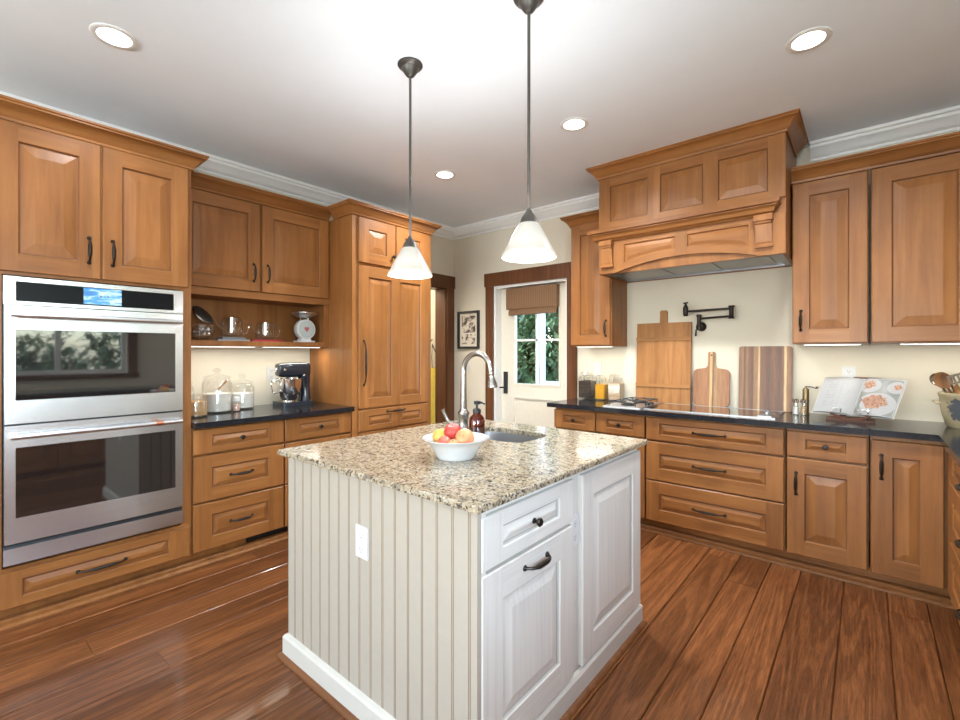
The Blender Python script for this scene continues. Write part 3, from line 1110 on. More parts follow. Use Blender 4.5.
W = 0.93
bm = BM()
box(bm, 0.006, W, 0.012, 0.326, 0, 1.075)
obj('body', bm, WM, u2, bevel=0.002)
d = door(u2, 0.008, 0.466, 0.006, 2.455-lz, 0.09, slope=0.05)
d = door(u2, 0.474, 0.922, 0.006, 2.455-lz, 0.09, slope=0.05)
crown(u2, [(-0.0005, 0), (W, 0)], 2.462-lz)

# hood
hd = thing('range_hood', 'large carved maple range hood above the cooktop', 'range hood', (2.158, -0.56, 1.968), 0)
HW = 1.254
lz = 1.968
bm = BM()
box(bm, 0, HW, 0.0, 0.555, 2.31-lz, 2.735-lz)
box(bm, 0, 0.02, 0.0, 0.555, 0, 2.31-lz)
box(bm, HW-0.02, HW, 0.0, 0.555, 0, 2.31-lz)
box(bm, 0.02, HW-0.02, 0.0, 0.015, 0, 2.31-lz)
box(bm, 0.02, HW-0.02, 0.535, 0.555, 0, 2.31-lz)
obj('body', bm, WM, hd)
bm = BM()
front(bm, 0, HW, 2.325-lz, 2.735-lz, [(0.092, 0.392, 2.375-lz, 2.655-lz), (0.480, 0.775, 2.375-lz, 2.655-lz), (0.867, 1.160, 2.375-lz, 2.655-lz)], slope=0.045, ch=0.001)
obj('upper_panel', bm, WM, hd)
HC = [(0.0, 0.0), (0.010, 0.0), (0.012, 0.015), (0.020, 0.020), (0.030, 0.035), (0.046, 0.056), (0.066, 0.068), (0.070, 0.070), (0.070, 0.080), (0.079, 0.083), (0.079, 0.0895), (0.0, 0.0895)]
bm = BM()
sweep(bm, [(0, 0.47), (0, -0.02), (HW, -0.02), (HW, 0.47)], HC, 2.7255-lz)
obj('crown', bm, WH, hd, smooth=True)
MP = [(0, 0), (0.02, 0.0), (0.026, 0.012), (0.034, 0.016), (0.040, 0.03), (0.046, 0.044), (0.056, 0.05), (0.056, 0.058), (0.068, 0.062), (0.068, 0.092), (0, 0.092)]
bm = BM()
sweep(bm, [(-0.0, 0.05), (-0.0, -0.02), (HW-0.093, -0.02), (HW-0.093, 0.0)], MP, 2.222-lz)
obj('mantel_shelf', bm, WH, hd, smooth=True)
# arched valance with two panels
bm = BM()
ya, yf = 0.0, -0.02
zt = 2.225-lz
xc, hw = HW/2, 0.49


def arch(x):
    u = min(1.0, abs(x-xc)/hw)
    return 0.001 + 0.072*math.sqrt(max(0, 1-u*u)) if False else 0.001 + 0.072*(1-u*u)


openings = [(0.205, 0.585), (0.670, 1.05)]


def zpb(x):
    return arch(x) + 0.052


ztp = zt-0.042
cuts = sorted({0, HW, *[v for o in openings for v in o], *[xc-hw+2*hw*i/28 for i in range(29)]})
for xa, xb in zip(cuts, cuts[1:]):
    xm = (xa+xb)/2
    inside = any(o[0] < xm < o[1] for o in openings)
    spans = [(arch, lambda x: zpb(x)), (lambda x: ztp, lambda x: zt)] if inside else [(arch, lambda x: zt)]
    for lo, hi in spans:
        quad(bm, ((xa, yf, lo(xa)), (xb, yf, lo(xb)), (xb, yf, hi(xb)), (xa, yf, hi(xa))), 1 if inside else 0)
    quad(bm, ((xa, yf, arch(xa)), (xb, yf, arch(xb)), (xb, ya, arch(xb)), (xa, ya, arch(xa))), 1)
for a, c in openings:
    prev = None
    n = 12
    for ins, dep in ((0, 0), (0.003, 0.005), (0.006, 0.0105), (0.011, 0.0105), (0.034, 0.003)):
        R = []
        for i in range(n+1):
            x = a+ins+(c-a-2*ins)*i/n
            R.append(bm.verts.new((x, yf+dep, zpb(x)+ins)))
        for i in range(n, -1, -1):
            x = a+ins+(c-a-2*ins)*i/n
            R.append(bm.verts.new((x, yf+dep, ztp-ins)))
        if prev:
            k = len(R)
            for i in range(k):
                bm.faces.new((prev[i], prev[(i+1) % k], R[(i+1) % k], R[i])).material_index = 1
        prev = R
    for i in range(n):
        bm.faces.new((prev[i], prev[i+1], prev[-2-i], prev[-1-i])).material_index = 1
for s in (0, HW):
    quad(bm, ((s, yf, 0.001), (s, ya, 0.001), (s, ya, zt), (s, yf, zt)))
obj('arched_valance', bm, WM, hd)
for cx in (0.075, HW-0.115):
    bm = BM()
    prism(bm, [(-0.02, 0.058), (-0.034, 0.058), (-0.034, 0.072), (-0.038, 0.085), (-0.050, 0.170), (-0.053, 0.196), (-0.062, 0.20), (-0.062, 0.252), (-0.02, 0.252)], cx-0.045, cx+0.045, 'YZ')
    box(bm, cx-0.052, cx+0.052, -0.072, -0.02, 0.215, 0.2535)
    box(bm, cx-0.05, cx+0.05, -0.042, -0.02, 0.050, 0.066)
    obj('corbel', bm, WM, hd, bevel=0.0025)
bm = BM()
box(bm, 0.022, HW-0.022, 0.017, 0.533, 0.016, 0.030)
for p in ((0.022, HW-0.022, 0.017, 0.045), (0.022, HW-0.022, 0.490, 0.533), (0.022, 0.06, 0.045, 0.49), (HW-0.06, HW-0.022, 0.045, 0.49)):
    box(bm, *p, 0.004, 0.016)
obj('steel_liner', bm, DSTEEL, hd)
bm = BM()
for i in range(3):
    x0 = 0.12+0.35*i
    box(bm, x0, x0+0.33, 0.09, 0.45, 0.010, 0.0155)
obj('grease_filter', bm, DSTEEL, hd, bevel=0.002)

# ------------------------------------------------------------------ range wall: base cabinets
lz = 0.098
RF = -0.585
DD = 0.58
ca = base_unit('base_cabinet', 'slim maple base cabinet with one knobbed drawer at the door end of the range run', (1.752, RF, lz), 0, 0.386, DD)
cb = base_unit('base_cabinet', 'slim maple base cabinet second from the outside door, under the gas burners', (2.139, RF, lz), 0, 0.398, DD)
for t, w in ((ca, 0.386), (cb, 0.398)):
    drawer(t, 0.005, w-0.004, 0.708-lz, 0.862-lz, 0.085, 0.042)
    d = door(t, 0.005, w-0.004, 0.108-lz, 0.694-lz, 0.085)
    handle(d, 0.05, 0.54-lz, 0.13)
cc = base_unit('base_cabinet', 'wide maple base cabinet of three long drawers under the cooktop', (2.538, RF, lz), 0, 0.875, DD)
drawer(cc, 0.007, 0.867, 0.700-lz, 0.866-lz, 0.095, 0.040, 'handle', 0.2)
drawer(cc, 0.007, 0.867, 0.408-lz, 0.688-lz, 0.095, 0.085, 'handle', 0.2)
drawer(cc, 0.007, 0.867, 0.106-lz, 0.398-lz, 0.095, 0.085, 'handle', 0.2)
cd = base_unit('base_cabinet', 'maple base cabinet with a small drawer over a door, right of the long drawers', (3.414, RF, lz), 0, 0.397, DD)
drawer(cd, 0.008, 0.388, 0.708-lz, 0.860-lz, 0.092, 0.042)
d = door(cd, 0.008, 0.388, 0.106-lz, 0.696-lz, 0.088)
handle(d, 0.054, 0.542-lz, 0.13)
ce = base_unit('base_cabinet', 'corner maple base cabinet with one full-height door', (3.812, RF, lz), 0, 0.90, DD)
d = door(ce, 0.006, 0.298, 0.104-lz, 0.854-lz, 0.090, slope=0.035)
handle(d, 0.050, 0.706-lz, 0.13)
cf = base_unit('base_cabinet', 'maple drawer cabinet on the right-hand run at the edge of the picture', (4.14, -0.606, lz), -PI/2, 1.20, 0.60)
bm = BM()
box(bm, 0.002, 0.10, -0.018, 0, 0.008, 0.764)
obj('corner_filler', bm, WM, cf, bevel=0.003)
for za, zb in ((0.700, 0.862), (0.404, 0.688), (0.108, 0.392)):
    drawer(cf, 0.106, 1.192, za-lz, zb-lz, 0.085, 0.042 if zb > 0.8 else 0.08, 'handle', 0.13)
cg = base_unit('base_cabinet', 'maple base cabinet farther along the right-hand run, outside the picture', (4.14, -1.808, lz), -PI/2, 2.3, 0.60)
for i in range(5):
    d = door(cg, 0.006+0.458*i, 0.458+0.458*i, 0.108-lz, 0.862-lz, 0.09)
    handle(d, 0.06+0.458*i, 0.7-lz, 0.13)

bm = BM()
pts = [(1.704, -0.003), (1.704, -0.635), (4.087, -0.635), (4.087, -4.13), (4.745, -4.13), (4.745, -0.003)]
prism(bm, pts, 0.879, 0.914, 'XY')
tag(obj('countertop', bm, BLKGR, None, bevel=0.006, seg=3, smooth=True), 'long black granite countertop under the cooktop, turning the right corner', 'countertop')

# ------------------------------------------------------------------ island
isl = thing('kitchen_island', 'white painted kitchen island with beadboard sides and panelled doors', 'kitchen island', (2.397, -2.385, 0))
IX0, IX1, IY0, IY1 = 1.846, 2.930, -3.003, -1.768
def to_island(x, y, z):
    return (x-2.397, y+2.385, z)


def bead_panel(width, z0, z1):
    """beadboard, running along +x with its face at y = 0 looking to -y"""
    bm = BM()
    x = 0.0
    prof = [(0, 0, 0)]
    pitch = 0.0675
    k = 0
    first = 0.052
    x = first
    while x < width-0.03:
        for dx, dy, mi in ((0, 0, 0), (0.0017, 0.004, 1), (0.0034, 0.0, 1), (0.005, -0.0005, 0), (0.0068, 0, 0), (0.0085, 0.004, 1), (0.0102, 0, 1)):
            prof.append((x+dx, dy, mi))
        x += pitch
    prof.append((width, 0, 0))
    for (xa, ya, _), (xb, yb, mi) in zip(prof, prof[1:]):
        quad(bm, ((xa, ya, z0), (xb, yb, z0), (xb, yb, z1), (xa, ya, z1)), mi)
    quad(bm, ((0, 0.018, z0), (0, 0.018, z1), (width, 0.018, z1), (width, 0.018, z0)))
    quad(bm, ((0, 0, z0), (0, 0, z1), (0, 0.018, z1), (0, 0.018, z0)))
    quad(bm, ((width, 0, z0), (width, 0.018, z0), (width, 0.018, z1), (width, 0, z1)))
    return bm


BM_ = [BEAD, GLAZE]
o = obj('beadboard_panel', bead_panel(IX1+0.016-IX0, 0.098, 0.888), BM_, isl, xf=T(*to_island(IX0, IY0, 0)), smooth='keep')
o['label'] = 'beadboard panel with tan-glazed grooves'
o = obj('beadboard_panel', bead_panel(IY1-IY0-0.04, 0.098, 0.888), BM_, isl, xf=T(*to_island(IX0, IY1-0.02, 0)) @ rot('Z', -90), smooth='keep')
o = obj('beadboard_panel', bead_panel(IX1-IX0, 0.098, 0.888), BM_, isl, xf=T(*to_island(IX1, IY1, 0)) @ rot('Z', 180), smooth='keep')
XR = T(*to_island(IX1, IY0+0.02, 0)) @ rot('Z', 90)       # island's right-hand face: x runs away from the camera
LW = IY1-IY0-0.02
IM = [ISLE, ISLEH, plain('grey_glaze_in_groove', (0.42, 0.40, 0.37), 0.6)]
bm = BM()
box(bm, 0.0, LW, 0.0, 0.018, 0.098, 0.888)
box(bm, -0.002, 0.02, -0.016, 0.0, 0.11, 0.888)
obj('face_frame', bm, IM, isl, xf=XR, bevel=0.0015)
drawer(isl, -0.010+0.008, 0.538, 0.702, 0.862, 0.10, 0.045, 'knob', mats=IM, xf=XR)
d = door(isl, -0.002, 0.538, 0.112, 0.690, 0.098, mats=IM, xf=XR, slope=0.04)
handle(d, 0.280, 0.643, 0.135, False, xf=XR)
d = door(isl, 0.612, 1.212, 0.112, 0.862, 0.094, mats=IM, xf=XR, slope=0.04)
bm = BM()
BASEP = [(0, 0), (0.018, 0), (0.018, 0.088), (0.012, 0.098), (0.0, 0.104)]
x0, y0, _ = to_island(IX0, IY0, 0)
x1, y1, _ = to_island(IX1+0.004, IY1, 0)
sweep(bm, [(x1-0.2, y1+0.0), (x0, y1), (x0, y0), (x1, y0), (x1, y1), (x1-0.2001, y1)], BASEP)
obj('base_moulding', bm, plain('white_base_paint', (0.58, 0.555, 0.505), 0.42), isl)
bm = BM()
sweep(bm, [(x1-0.2, y1+0.018), (x0-0.018, y1+0.018), (x0-0.018, y0-0.018), (x1+0.018, y0-0.018), (x1+0.018, y1+0.018), (x1-0.2001, y1+0.018)], SHOE)
obj('shoe_moulding', bm, SHOEW, isl)['label'] = 'stained wooden shoe moulding'


def superloop(cx, cy, a, c, n=40, e=3.2):
    out = []
    for i in range(n):
        t = 2*PI*i/n
        ct, st = math.cos(t), math.sin(t)
        out.append((cx+a*math.copysign(abs(ct)**(2/e), ct), cy+c*math.copysign(abs(st)**(2/e), st)))
    return out


def ring_faces(bm, A, B, mi=0):
    k = len(A)
    for i in range(k):
        bm.faces.new((A[i], A[(i+1) % k], B[(i+1) % k], B[i])).material_index = mi


bm = BM()
gx0, gx1, gy0, gy1, gz0, gz1 = 1.800, 2.972, -3.030, -1.733, 0.889, 0.914
hole = superloop(2.330, -2.085, 0.218, 0.158, 48, 4.5)
for zz in (gz1, gz0):
    ec = 0.005
    R = [bm.verts.new(p) for p in ((gx0+ec, gy0+ec, zz), (gx1-ec, gy0+ec, zz), (gx1-ec, gy1-ec, zz), (gx0+ec, gy1-ec, zz))]
    H = [bm.verts.new((x, y, zz)) for x, y in hole]
    es = [bm.edges.new((L[i], L[(i+1) % len(L)])) for L in (R, H) for i in range(len(L))]
    bmesh.ops.triangle_fill(bm, edges=es, use_beauty=True)
    if zz == gz1:
        RT, HT = R, H
    else:
        RB, HB = R, H
M1 = [bm.verts.new(p) for p in ((gx0, gy0, gz1-0.005), (gx1, gy0, gz1-0.005), (gx1, gy1, gz1-0.005), (gx0, gy1, gz1-0.005))]
M2 = [bm.verts.new(p) for p in ((gx0, gy0, gz0+0.003), (gx1, gy0, gz0+0.003), (gx1, gy1, gz0+0.003), (gx0, gy1, gz0+0.003))]
ring_faces(bm, RT, M1)
ring_faces(bm, M1, M2)
ring_faces(bm, M2, RB)
ring_faces(bm, HT, HB)
tag(obj('island_countertop', bm, GRAN), 'speckled tan and black granite slab on top of the island', 'countertop')
bm = BM()
prev = None
for a, c, z in ((0.236, 0.176, 0.8885), (0.219, 0.159, 0.8885), (0.218, 0.158, 0.87), (0.212, 0.152, 0.74), (0.195, 0.135, 0.72), (0.04, 0.04, 0.714)):
    R = [bm.verts.new((x, y, z)) for x, y in superloop(2.330, -2.085, a, c, 48, 4.5 if a > 0.1 else 2)]
    if prev:
        ring_faces(bm, prev, R)
    prev = R
bm.faces.new(prev)
sk = tag(obj('prep_sink', bm, SSTEEL, smooth=True), 'small stainless steel prep sink set in the island', 'sink')
bm = BM()
lathe(bm, [(0, 0.7155), (0.028, 0.7155), (0.035, 0.7185), (0.038, 0.716), (0.038, 0.714)], 20, T(2.330, -2.085, 0))
obj('drain', bm, DSTEEL, sk, smooth=True)

# ------------------------------------------------------------------ ceiling lights and pendants
cl = thing('ceiling_light', 'round recessed ceiling light above the oven cabinet at upper left', 'ceiling light', (1.125, -3.474, CZ), 0, 'recessed ceiling lights')
bm = BM()
lathe(bm, [(0.066, 0.0), (0.066, -0.004), (0.086, -0.006), (0.091, -0.003), (0.091, 0.0)], 32)
obj('trim_ring', bm, TRIM, cl, smooth=True)
bm = BM()
lathe(bm, [(0.0, -0.003), (0.0655, -0.003), (0.0655, -0.001), (0, -0.001)], 32)
obj('lens', bm, LENS, cl)
spots = [((3.59, -1.36, CZ), 'round recessed ceiling light at upper right, in front of the hood end'),
         ((2.36, -1.36, CZ), 'round recessed ceiling light between the pendants and the hood'),
         ((1.135, -1.30, CZ), 'round recessed ceiling light nearest the refrigerator and far corner')]
lights = [cl] + [dup(cl, p, l) for p, l in spots]
for p in [tuple(o.location) for o in lights]:
    lamp('ceiling_lamp', 'SPOT', (p[0], p[1], p[2]-0.02), 34 if p[1] < -3 else (96 if p[0] > 3 else 132), SOFT, (0, 0, 0), spot_size=math.radians(150), spot_blend=0.9, shadow_soft_size=0.065)

PZ = 1.752
pd = thing('pendant_light', 'dark bronze pendant with white cone shade nearer the refrigerator', 'pendant light', (2.020, -2.448, CZ), 0, 'pendant lights over the island')
lz = CZ
bm = BM()
lathe(bm, [(0.0, 0.0), (0.062, 0.0), (0.064, -0.006), (0.058, -0.014), (0.044, -0.020), (0.042, -0.028), (0.030, -0.046), (0.020, -0.060), (0.010, -0.066), (0, -0.068)], 28)
obj('canopy', bm, BRONZE2, pd, smooth=True)
bm = BM()
tube(bm, [(0, 0, -0.06), (0, 0, 1.91-lz)], 0.0066, 12)
obj('rod', bm, BRONZE2, pd, smooth=True)
bm = BM()
lathe(bm, [(0, 1.935-lz), (0.010, 1.935-lz), (0.014, 1.925-lz), (0.024, 1.912-lz), (0.034, 1.895-lz), (0.040, 1.876-lz), (0.036, 1.872-lz), (0, 1.872-lz)], 24)
obj('socket_cap', bm, BRONZE2, pd, smooth=True)
bm = BM()
lathe(bm, [(0.030, 1.884-lz), (0.045, 1.872-lz), (0.085, 1.796-lz), (0.112, 1.745-lz), (0.1135, 1.736-lz), (0.111, 1.736-lz), (0.108, 1.745-lz), (0.082, 1.794-lz), (0.042, 1.868-lz), (0.030, 1.880-lz)], 40)
obj('lamp_shade', bm, SHADE, pd, smooth=True)['label'] = 'white opal glass cone shade'
bm = BM()
lathe(bm, [(0, 1.868-lz), (0.012, 1.862-lz), (0.014, 1.84-lz), (0.027, 1.815-lz), (0.026, 1.80-lz), (0.014, 1.787-lz), (0, 1.784-lz)], 16)
obj('bulb', bm, BULB, pd, smooth=True)
pd2 = dup(pd, (2.733, -2.426, CZ), 'dark bronze pendant with white cone shade nearer the hood, larger in the photo')
for o in (pd, pd2):
    lamp('pendant_lamp', 'POINT', (o.location.x, o.location.y, 1.765), 7, SOFT, shadow_soft_size=0.04)
    lamp('ceiling_fill', 'SPOT', (o.location.x, o.location.y, 1.90), 14, SOFT, (PI, 0, 0), spot_size=math.radians(168), spot_blend=1.0, shadow_soft_size=0.10)   # upward fill added above each shade to brighten the ceiling


# ------------------------------------------------------------------ under-cabinet light strips
def strip(label, loc, rz, L, power):
    t = thing('light_strip', label, 'light strip', loc, rz, 'light strips under the wall cabinets')
    bm = BM()
    box(bm, -L/2, L/2, -0.02, 0.02, -0.006, 0)
    obj('housing', bm, WHITEP, t, bevel=0.0015)
    bm = BM()
    box(bm, -L/2+0.006, L/2-0.006, -0.0175, 0.015, -0.0075, -0.006)
    obj('diffuser', bm, STRIP, t)
    v = Vector(loc)
    lamp('strip_lamp', 'AREA', (v.x, v.y, v.z-0.013), power, (1, 0.92, 0.79), (0, 0, rz), shape='RECTANGLE', size=L, size_y=0.03)
    return t


strip('lit light strip under the open shelf nearer the oven, over the glass canisters', (0.24, -2.70, 1.391), RL, 0.50, 1.25)
strip('lit light strip under the open shelf nearer the refrigerator, over the mixer', (0.24, -2.15, 1.391), RL, 0.48, 1.25)
strip('lit light strip under the narrow wall cabinet left of the hood', (1.963, -0.26, 1.3995), 0, 0.34, 1.3)
strip('lit light strip under the single-door wall cabinet right of the hood', (3.625, -0.26, 1.3995), 0, 0.30, 0.55)
strip('lit light strip under the wide corner wall cabinet', (4.16, -0.26, 1.3995), 0, 0.42, 0.72)

# ------------------------------------------------------------------ outlets, switch, register
op = thing('wall_outlet', 'white wall outlet behind the navy stand mixer', 'outlet', (0.001, -2.212, 1.165), RL)
bm = BM()
box(bm, -0.036, 0.036, -0.006, 0, -0.058, 0.058)
obj('cover_plate', bm, WHITEP, op, bevel=0.003)
bm = BM()
for s in (-0.026, 0.026):
    box(bm, -0.017, 0.017, -0.008, -0.006, s-0.017, s+0.017)
soc = obj('socket', bm, WHITEP, op, bevel=0.0008)
bm = BM()
for s in (-0.026, 0.026):
    for x in (-0.0075, 0.0055):
        box(bm, x, x+0.002, -0.0082, -0.0079, s-0.002, s+0.007)
    lathe(bm, [(0, 0), (0.0025, 0), (0.0025, 0.0003), (0, 0.0003)], 8, T(0, -0.0079, s-0.009) @ rot('X', 90))
obj('socket_slot', bm, RUBBER, soc)
dup(op, (1.873, -0.001, 1.19), 'white wall outlet above the pepper and honey jars left of the cooktop', 0)
dup(op, (3.707, -0.001, 1.19), 'white wall outlet right above the open cookbook', 0)
dup(op, (2.398, -3.004, 0.655), 'white outlet on the beadboard front of the island', 0)
dup(op, (2.931, -2.413, 0.655), 'white outlet between the two panelled doors of the island', RL)
sw = thing('light_switch', 'white double light switch on the wall under the framed picture', 'light switch', (0.215, -0.001, 1.185), 0)
bm = BM()
box(bm, -0.058, 0.058, -0.006, 0, -0.058, 0.058)
obj('cover_plate', bm, WHITEP, sw, bevel=0.003)
for s in (-0.023, 0.023):
    bm = BM()
    box(bm, s-0.005, s+0.005, -0.014, -0.006, -0.012, 0.012)
    obj('toggle', bm, WHITEP, sw, bevel=0.002)
rg = thing('floor_register', 'black vent grille in the toe board under the left drawers', 'vent', (0.5515, -2.50, 0.0415), RL)
bm = BM()
for p in ((-0.145, 0.145, 0, 0.008), (-0.145, 0.145, 0.046, 0.054), (-0.145, -0.137, 0.008, 0.046), (0.137, 0.145, 0.008, 0.046)):
    box(bm, p[0], p[1], -0.006, 0, p[2], p[3])
obj('frame', bm, BRONZE, rg)
bm = BM()
for i in range(28):
    box(bm, -0.137+0.0098*i, -0.137+0.0098*i+0.004, -0.004, 0, 0.008, 0.046)
obj('grille', bm, BLACK, rg)
bm = BM()
box(bm, -0.137, 0.137, -0.0008, 0, 0.008, 0.046)
obj('backing', bm, RUBBER, rg)

# ------------------------------------------------------------------ things on the mixer counter
CT = 0.914


def glass_jar(name, label, cat, loc, r, h, fill_m, fill_h, lid=True, group=None, square=False, lid_m=None):
    t = thing(name, label, cat, loc, 0, group)
    seg = 4 if square else 28
    M = rot('Z', 45) if square else Matrix()
    k = 1.35 if square else 1
    bm = BM()
    prof = [(0, 0.0005), (r*0.95*k, 0.0005), (r*k, 0.008), (r*k, h*0.9), (r*0.86*k, h), (r*0.83*k, h), (r*0.965*k, h*0.89), (r*0.965*k, 0.012), (0, 0.008)]
    lathe(bm, prof, seg, M)
    obj('glass_body', bm, GLASS, t, smooth=True, bevel=0.004 if square else 0)
    if fill_m:
        bm = BM()
        rr = r*0.95*k
        lathe(bm, [(0, 0.013), (rr, 0.013), (rr, fill_h), (rr*0.5, fill_h+0.006), (0, fill_h+0.009)], seg, M)
        obj('contents', bm, fill_m, t, smooth=True)
    if lid:
        bm = BM()
        if square:
            lathe(bm, [(0, h+0.002), (r*0.9, h+0.002), (r*0.9, h+0.016), (r*0.5, h+0.024), (0, h+0.026)], 20)
            obj('lid', bm, lid_m or GLASS, t, smooth=True)
            bm = BM()
            tube(bm, [(-r*0.95, -r*0.3, h*0.86), (-r*1.0, -r*0.4, h+0.004), (-r*0.7, -r*0.5, h+0.03), (0, -r*0.5, h+0.034), (r*0.7, -r*0.5, h+0.03), (r*1.0, -r*0.4, h+0.004), (r*0.95, -r*0.3, h*0.86)], 0.0018, 6)
            tube(bm, [(0, -r*0.98, h*0.80), (0.004, -r*1.15, h*0.92), (0, -r*0.7, h+0.03)], 0.003, 6)
            obj('wire_clasp', bm, CHROME, t, smooth=True)
        else:
            lathe(bm, [(0, h+0.004), (r*0.8, h+0.004), (r*0.92, h+0.012), (r*0.92, h+0.018), (r*0.4, h+0.034), (0.012, h+0.040), (0.012, h+0.046), (0.026, h+0.060), (0.026, h+0.072), (0.014, h+0.082), (0, h+0.084)], 24)
            obj('lid', bm, lid_m or GLASS, t, smooth=True)
    return t


G = 'glass canisters on the mixer counter'
glass_jar('glass_canister', 'short glass canister of brown granola at the counter front beside the oven', 'canister', (0.36, -2.892, CT), 0.072, 0.150, OATS, 0.10, False, G)
j = glass_jar('glass_canister', 'tall glass canister of white flour with a wooden scoop', 'canister', (0.215, -2.705, CT), 0.096, 0.235, FLOUR, 0.135, True, G)
bm = BM()
tube(bm, [(-0.01, 0.0, 0.152), (0.0, 0.03, 0.185), (0.01, 0.062, 0.225)], [0.010, 0.006, 0.007], 8)
sc = tag(obj('scoop', bm, SPOON, None, smooth=True), 'wooden scoop standing in the flour canister', 'scoop')
sc.location = (0.215, -2.705, CT)
glass_jar('glass_canister', 'medium glass canister of white sugar left of the stand mixer', 'canister', (0.135, -2.500, CT), 0.084, 0.185, FLOUR, 0.118, True, G)
glass_jar('glass_canister', 'glass canister of white contents behind the granola, against the wall', 'canister', (0.115, -2.905, CT), 0.078, 0.20, FLOUR, 0.15, True, G)
sh_ = thing('shaker_bottle', 'small glass bottle with a white cap in front of the canisters', 'bottle', (0.285, -2.600, CT))
bm = BM()
lathe(bm, [(0, 0.0005), (0.024, 0.0005), (0.026, 0.004), (0.026, 0.06), (0.018, 0.074), (0.017, 0.074), (0.024, 0.058), (0.024, 0.006), (0, 0.004)], 20)
obj('glass_body', bm, GLASS, sh_, smooth=True)
bm = BM()
lathe(bm, [(0, 0.006), (0.0235, 0.006), (0.0235, 0.05), (0, 0.052)], 20)
obj('contents', bm, PINK if False else plain('pale_pink_salt', (0.70, 0.45, 0.36), 0.8), sh_, smooth=True)
bm = BM()
lathe(bm, [(0.0, 0.075), (0.021, 0.075), (0.021, 0.1), (0.014, 0.108), (0, 0.109)], 20)
obj('cap', bm, WHITEP, sh_, smooth=True)

# stand mixer: local +y runs along the wall, towards the refrigerator
mx = thing('stand_mixer', 'dark navy stand mixer with a steel bowl', 'stand mixer', (0.20, -2.12, CT))
bm = BM()
prism(bm, [(-0.10+0.02*0, -0.15), (0.10, -0.15), (0.115, -0.10), (0.10, 0.14), (0.07, 0.165), (-0.07, 0.165), (-0.10, 0.14), (-0.115, -0.10)], 0.001, 0.034, 'XY')
obj('base', bm, NAVY, mx, bevel=0.012, seg=3, smooth=True)
bm = BM()
prev = None
for z, yc, a, c in ((0.034, 0.110, 0.062, 0.052), (0.09, 0.115, 0.052, 0.042), (0.16, 0.112, 0.048, 0.042), (0.22, 0.105, 0.054, 0.052), (0.25, 0.10, 0.056, 0.056)):
    R = [bm.verts.new((x, y, z)) for x, y in superloop(0, yc, a, c, 20, 2.6)]
    if prev:
        ring_faces(bm, prev, R)
    else:
        bm.faces.new(list(reversed(R)))
    prev = R
bm.faces.new(prev)
obj('column', bm, NAVY, mx, smooth=True)
bm = BM()
prev = None
for y, zc, a, c in ((-0.165, 0.292, 0.030, 0.034), (-0.158, 0.291, 0.048, 0.048), (-0.12, 0.289, 0.058, 0.058), (0.0, 0.290, 0.062, 0.062), (0.10, 0.290, 0.060, 0.060), (0.145, 0.290, 0.050, 0.052), (0.158, 0.290, 0.03, 0.035)):
    R = [bm.verts.new((x, y, z)) for x, z in superloop(0, zc, a, c, 24, 3.4)]
    if prev:
        ring_faces(bm, prev, R)
    else:
        bm.faces.new(R)
    prev = R
bm.faces.new(prev)
hd_ = obj('head', bm, NAVY, mx, smooth=True)
bm = BM()
lathe(bm, [(0, 0), (0.020, 0), (0.020, 0.010), (0.015, 0.014), (0, 0.014)], 16, T(0, -0.166, 0.292) @ rot('X', 90))
lathe(bm, [(0, 0), (0.010, 0), (0.012, 0.010), (0.008, 0.018), (0, 0.019)], 14, T(0.061, -0.12, 0.292) @ rot('Y', 90))
lathe(bm, [(0, 0), (0.008, 0), (0.009, 0.010), (0, 0.016)], 14, T(0.055, 0.075, 0.243) @ rot('Y', 90))
obj('knob', bm, CHROME, hd_, smooth=True)
bm = BM()
lathe(bm, [(0, 0.040), (0.052, 0.040), (0.060, 0.046), (0.086, 0.074), (0.104, 0.115), (0.113, 0.165), (0.116, 0.212), (0.121, 0.215), (0.121, 0.219), (0.113, 0.219), (0.110, 0.165), (0.100, 0.115), (0.08, 0.08), (0.05, 0.055), (0, 0.050)], 36, T(0, -0.045, 0))
lathe(bm, [(0, 0.034), (0.058, 0.034), (0.052, 0.048), (0, 0.048)], 28, T(0, -0.045, 0))
bw = obj('bowl', bm, CHROME, mx, smooth=True)
bm = BM()
tube(bm, [(0, -0.158, 0.200), (0, -0.195, 0.203), (0, -0.215, 0.196), (0, -0.217, 0.176), (0, -0.202, 0.118), (0, -0.186, 0.104), (0, -0.142, 0.108)], 0.005, 8)
obj('bowl_handle', bm, CHROME, bw, smooth=True)
bm = BM()
lathe(bm, [(0, 0.19), (0.016, 0.19), (0.022, 0.215), (0.03, 0.234), (0, 0.234)], 18, T(0, -0.045, 0))
obj('beater_shaft', bm, CHROME, mx, smooth=True)

mx.scale = (0.92, 0.86, 1.0)

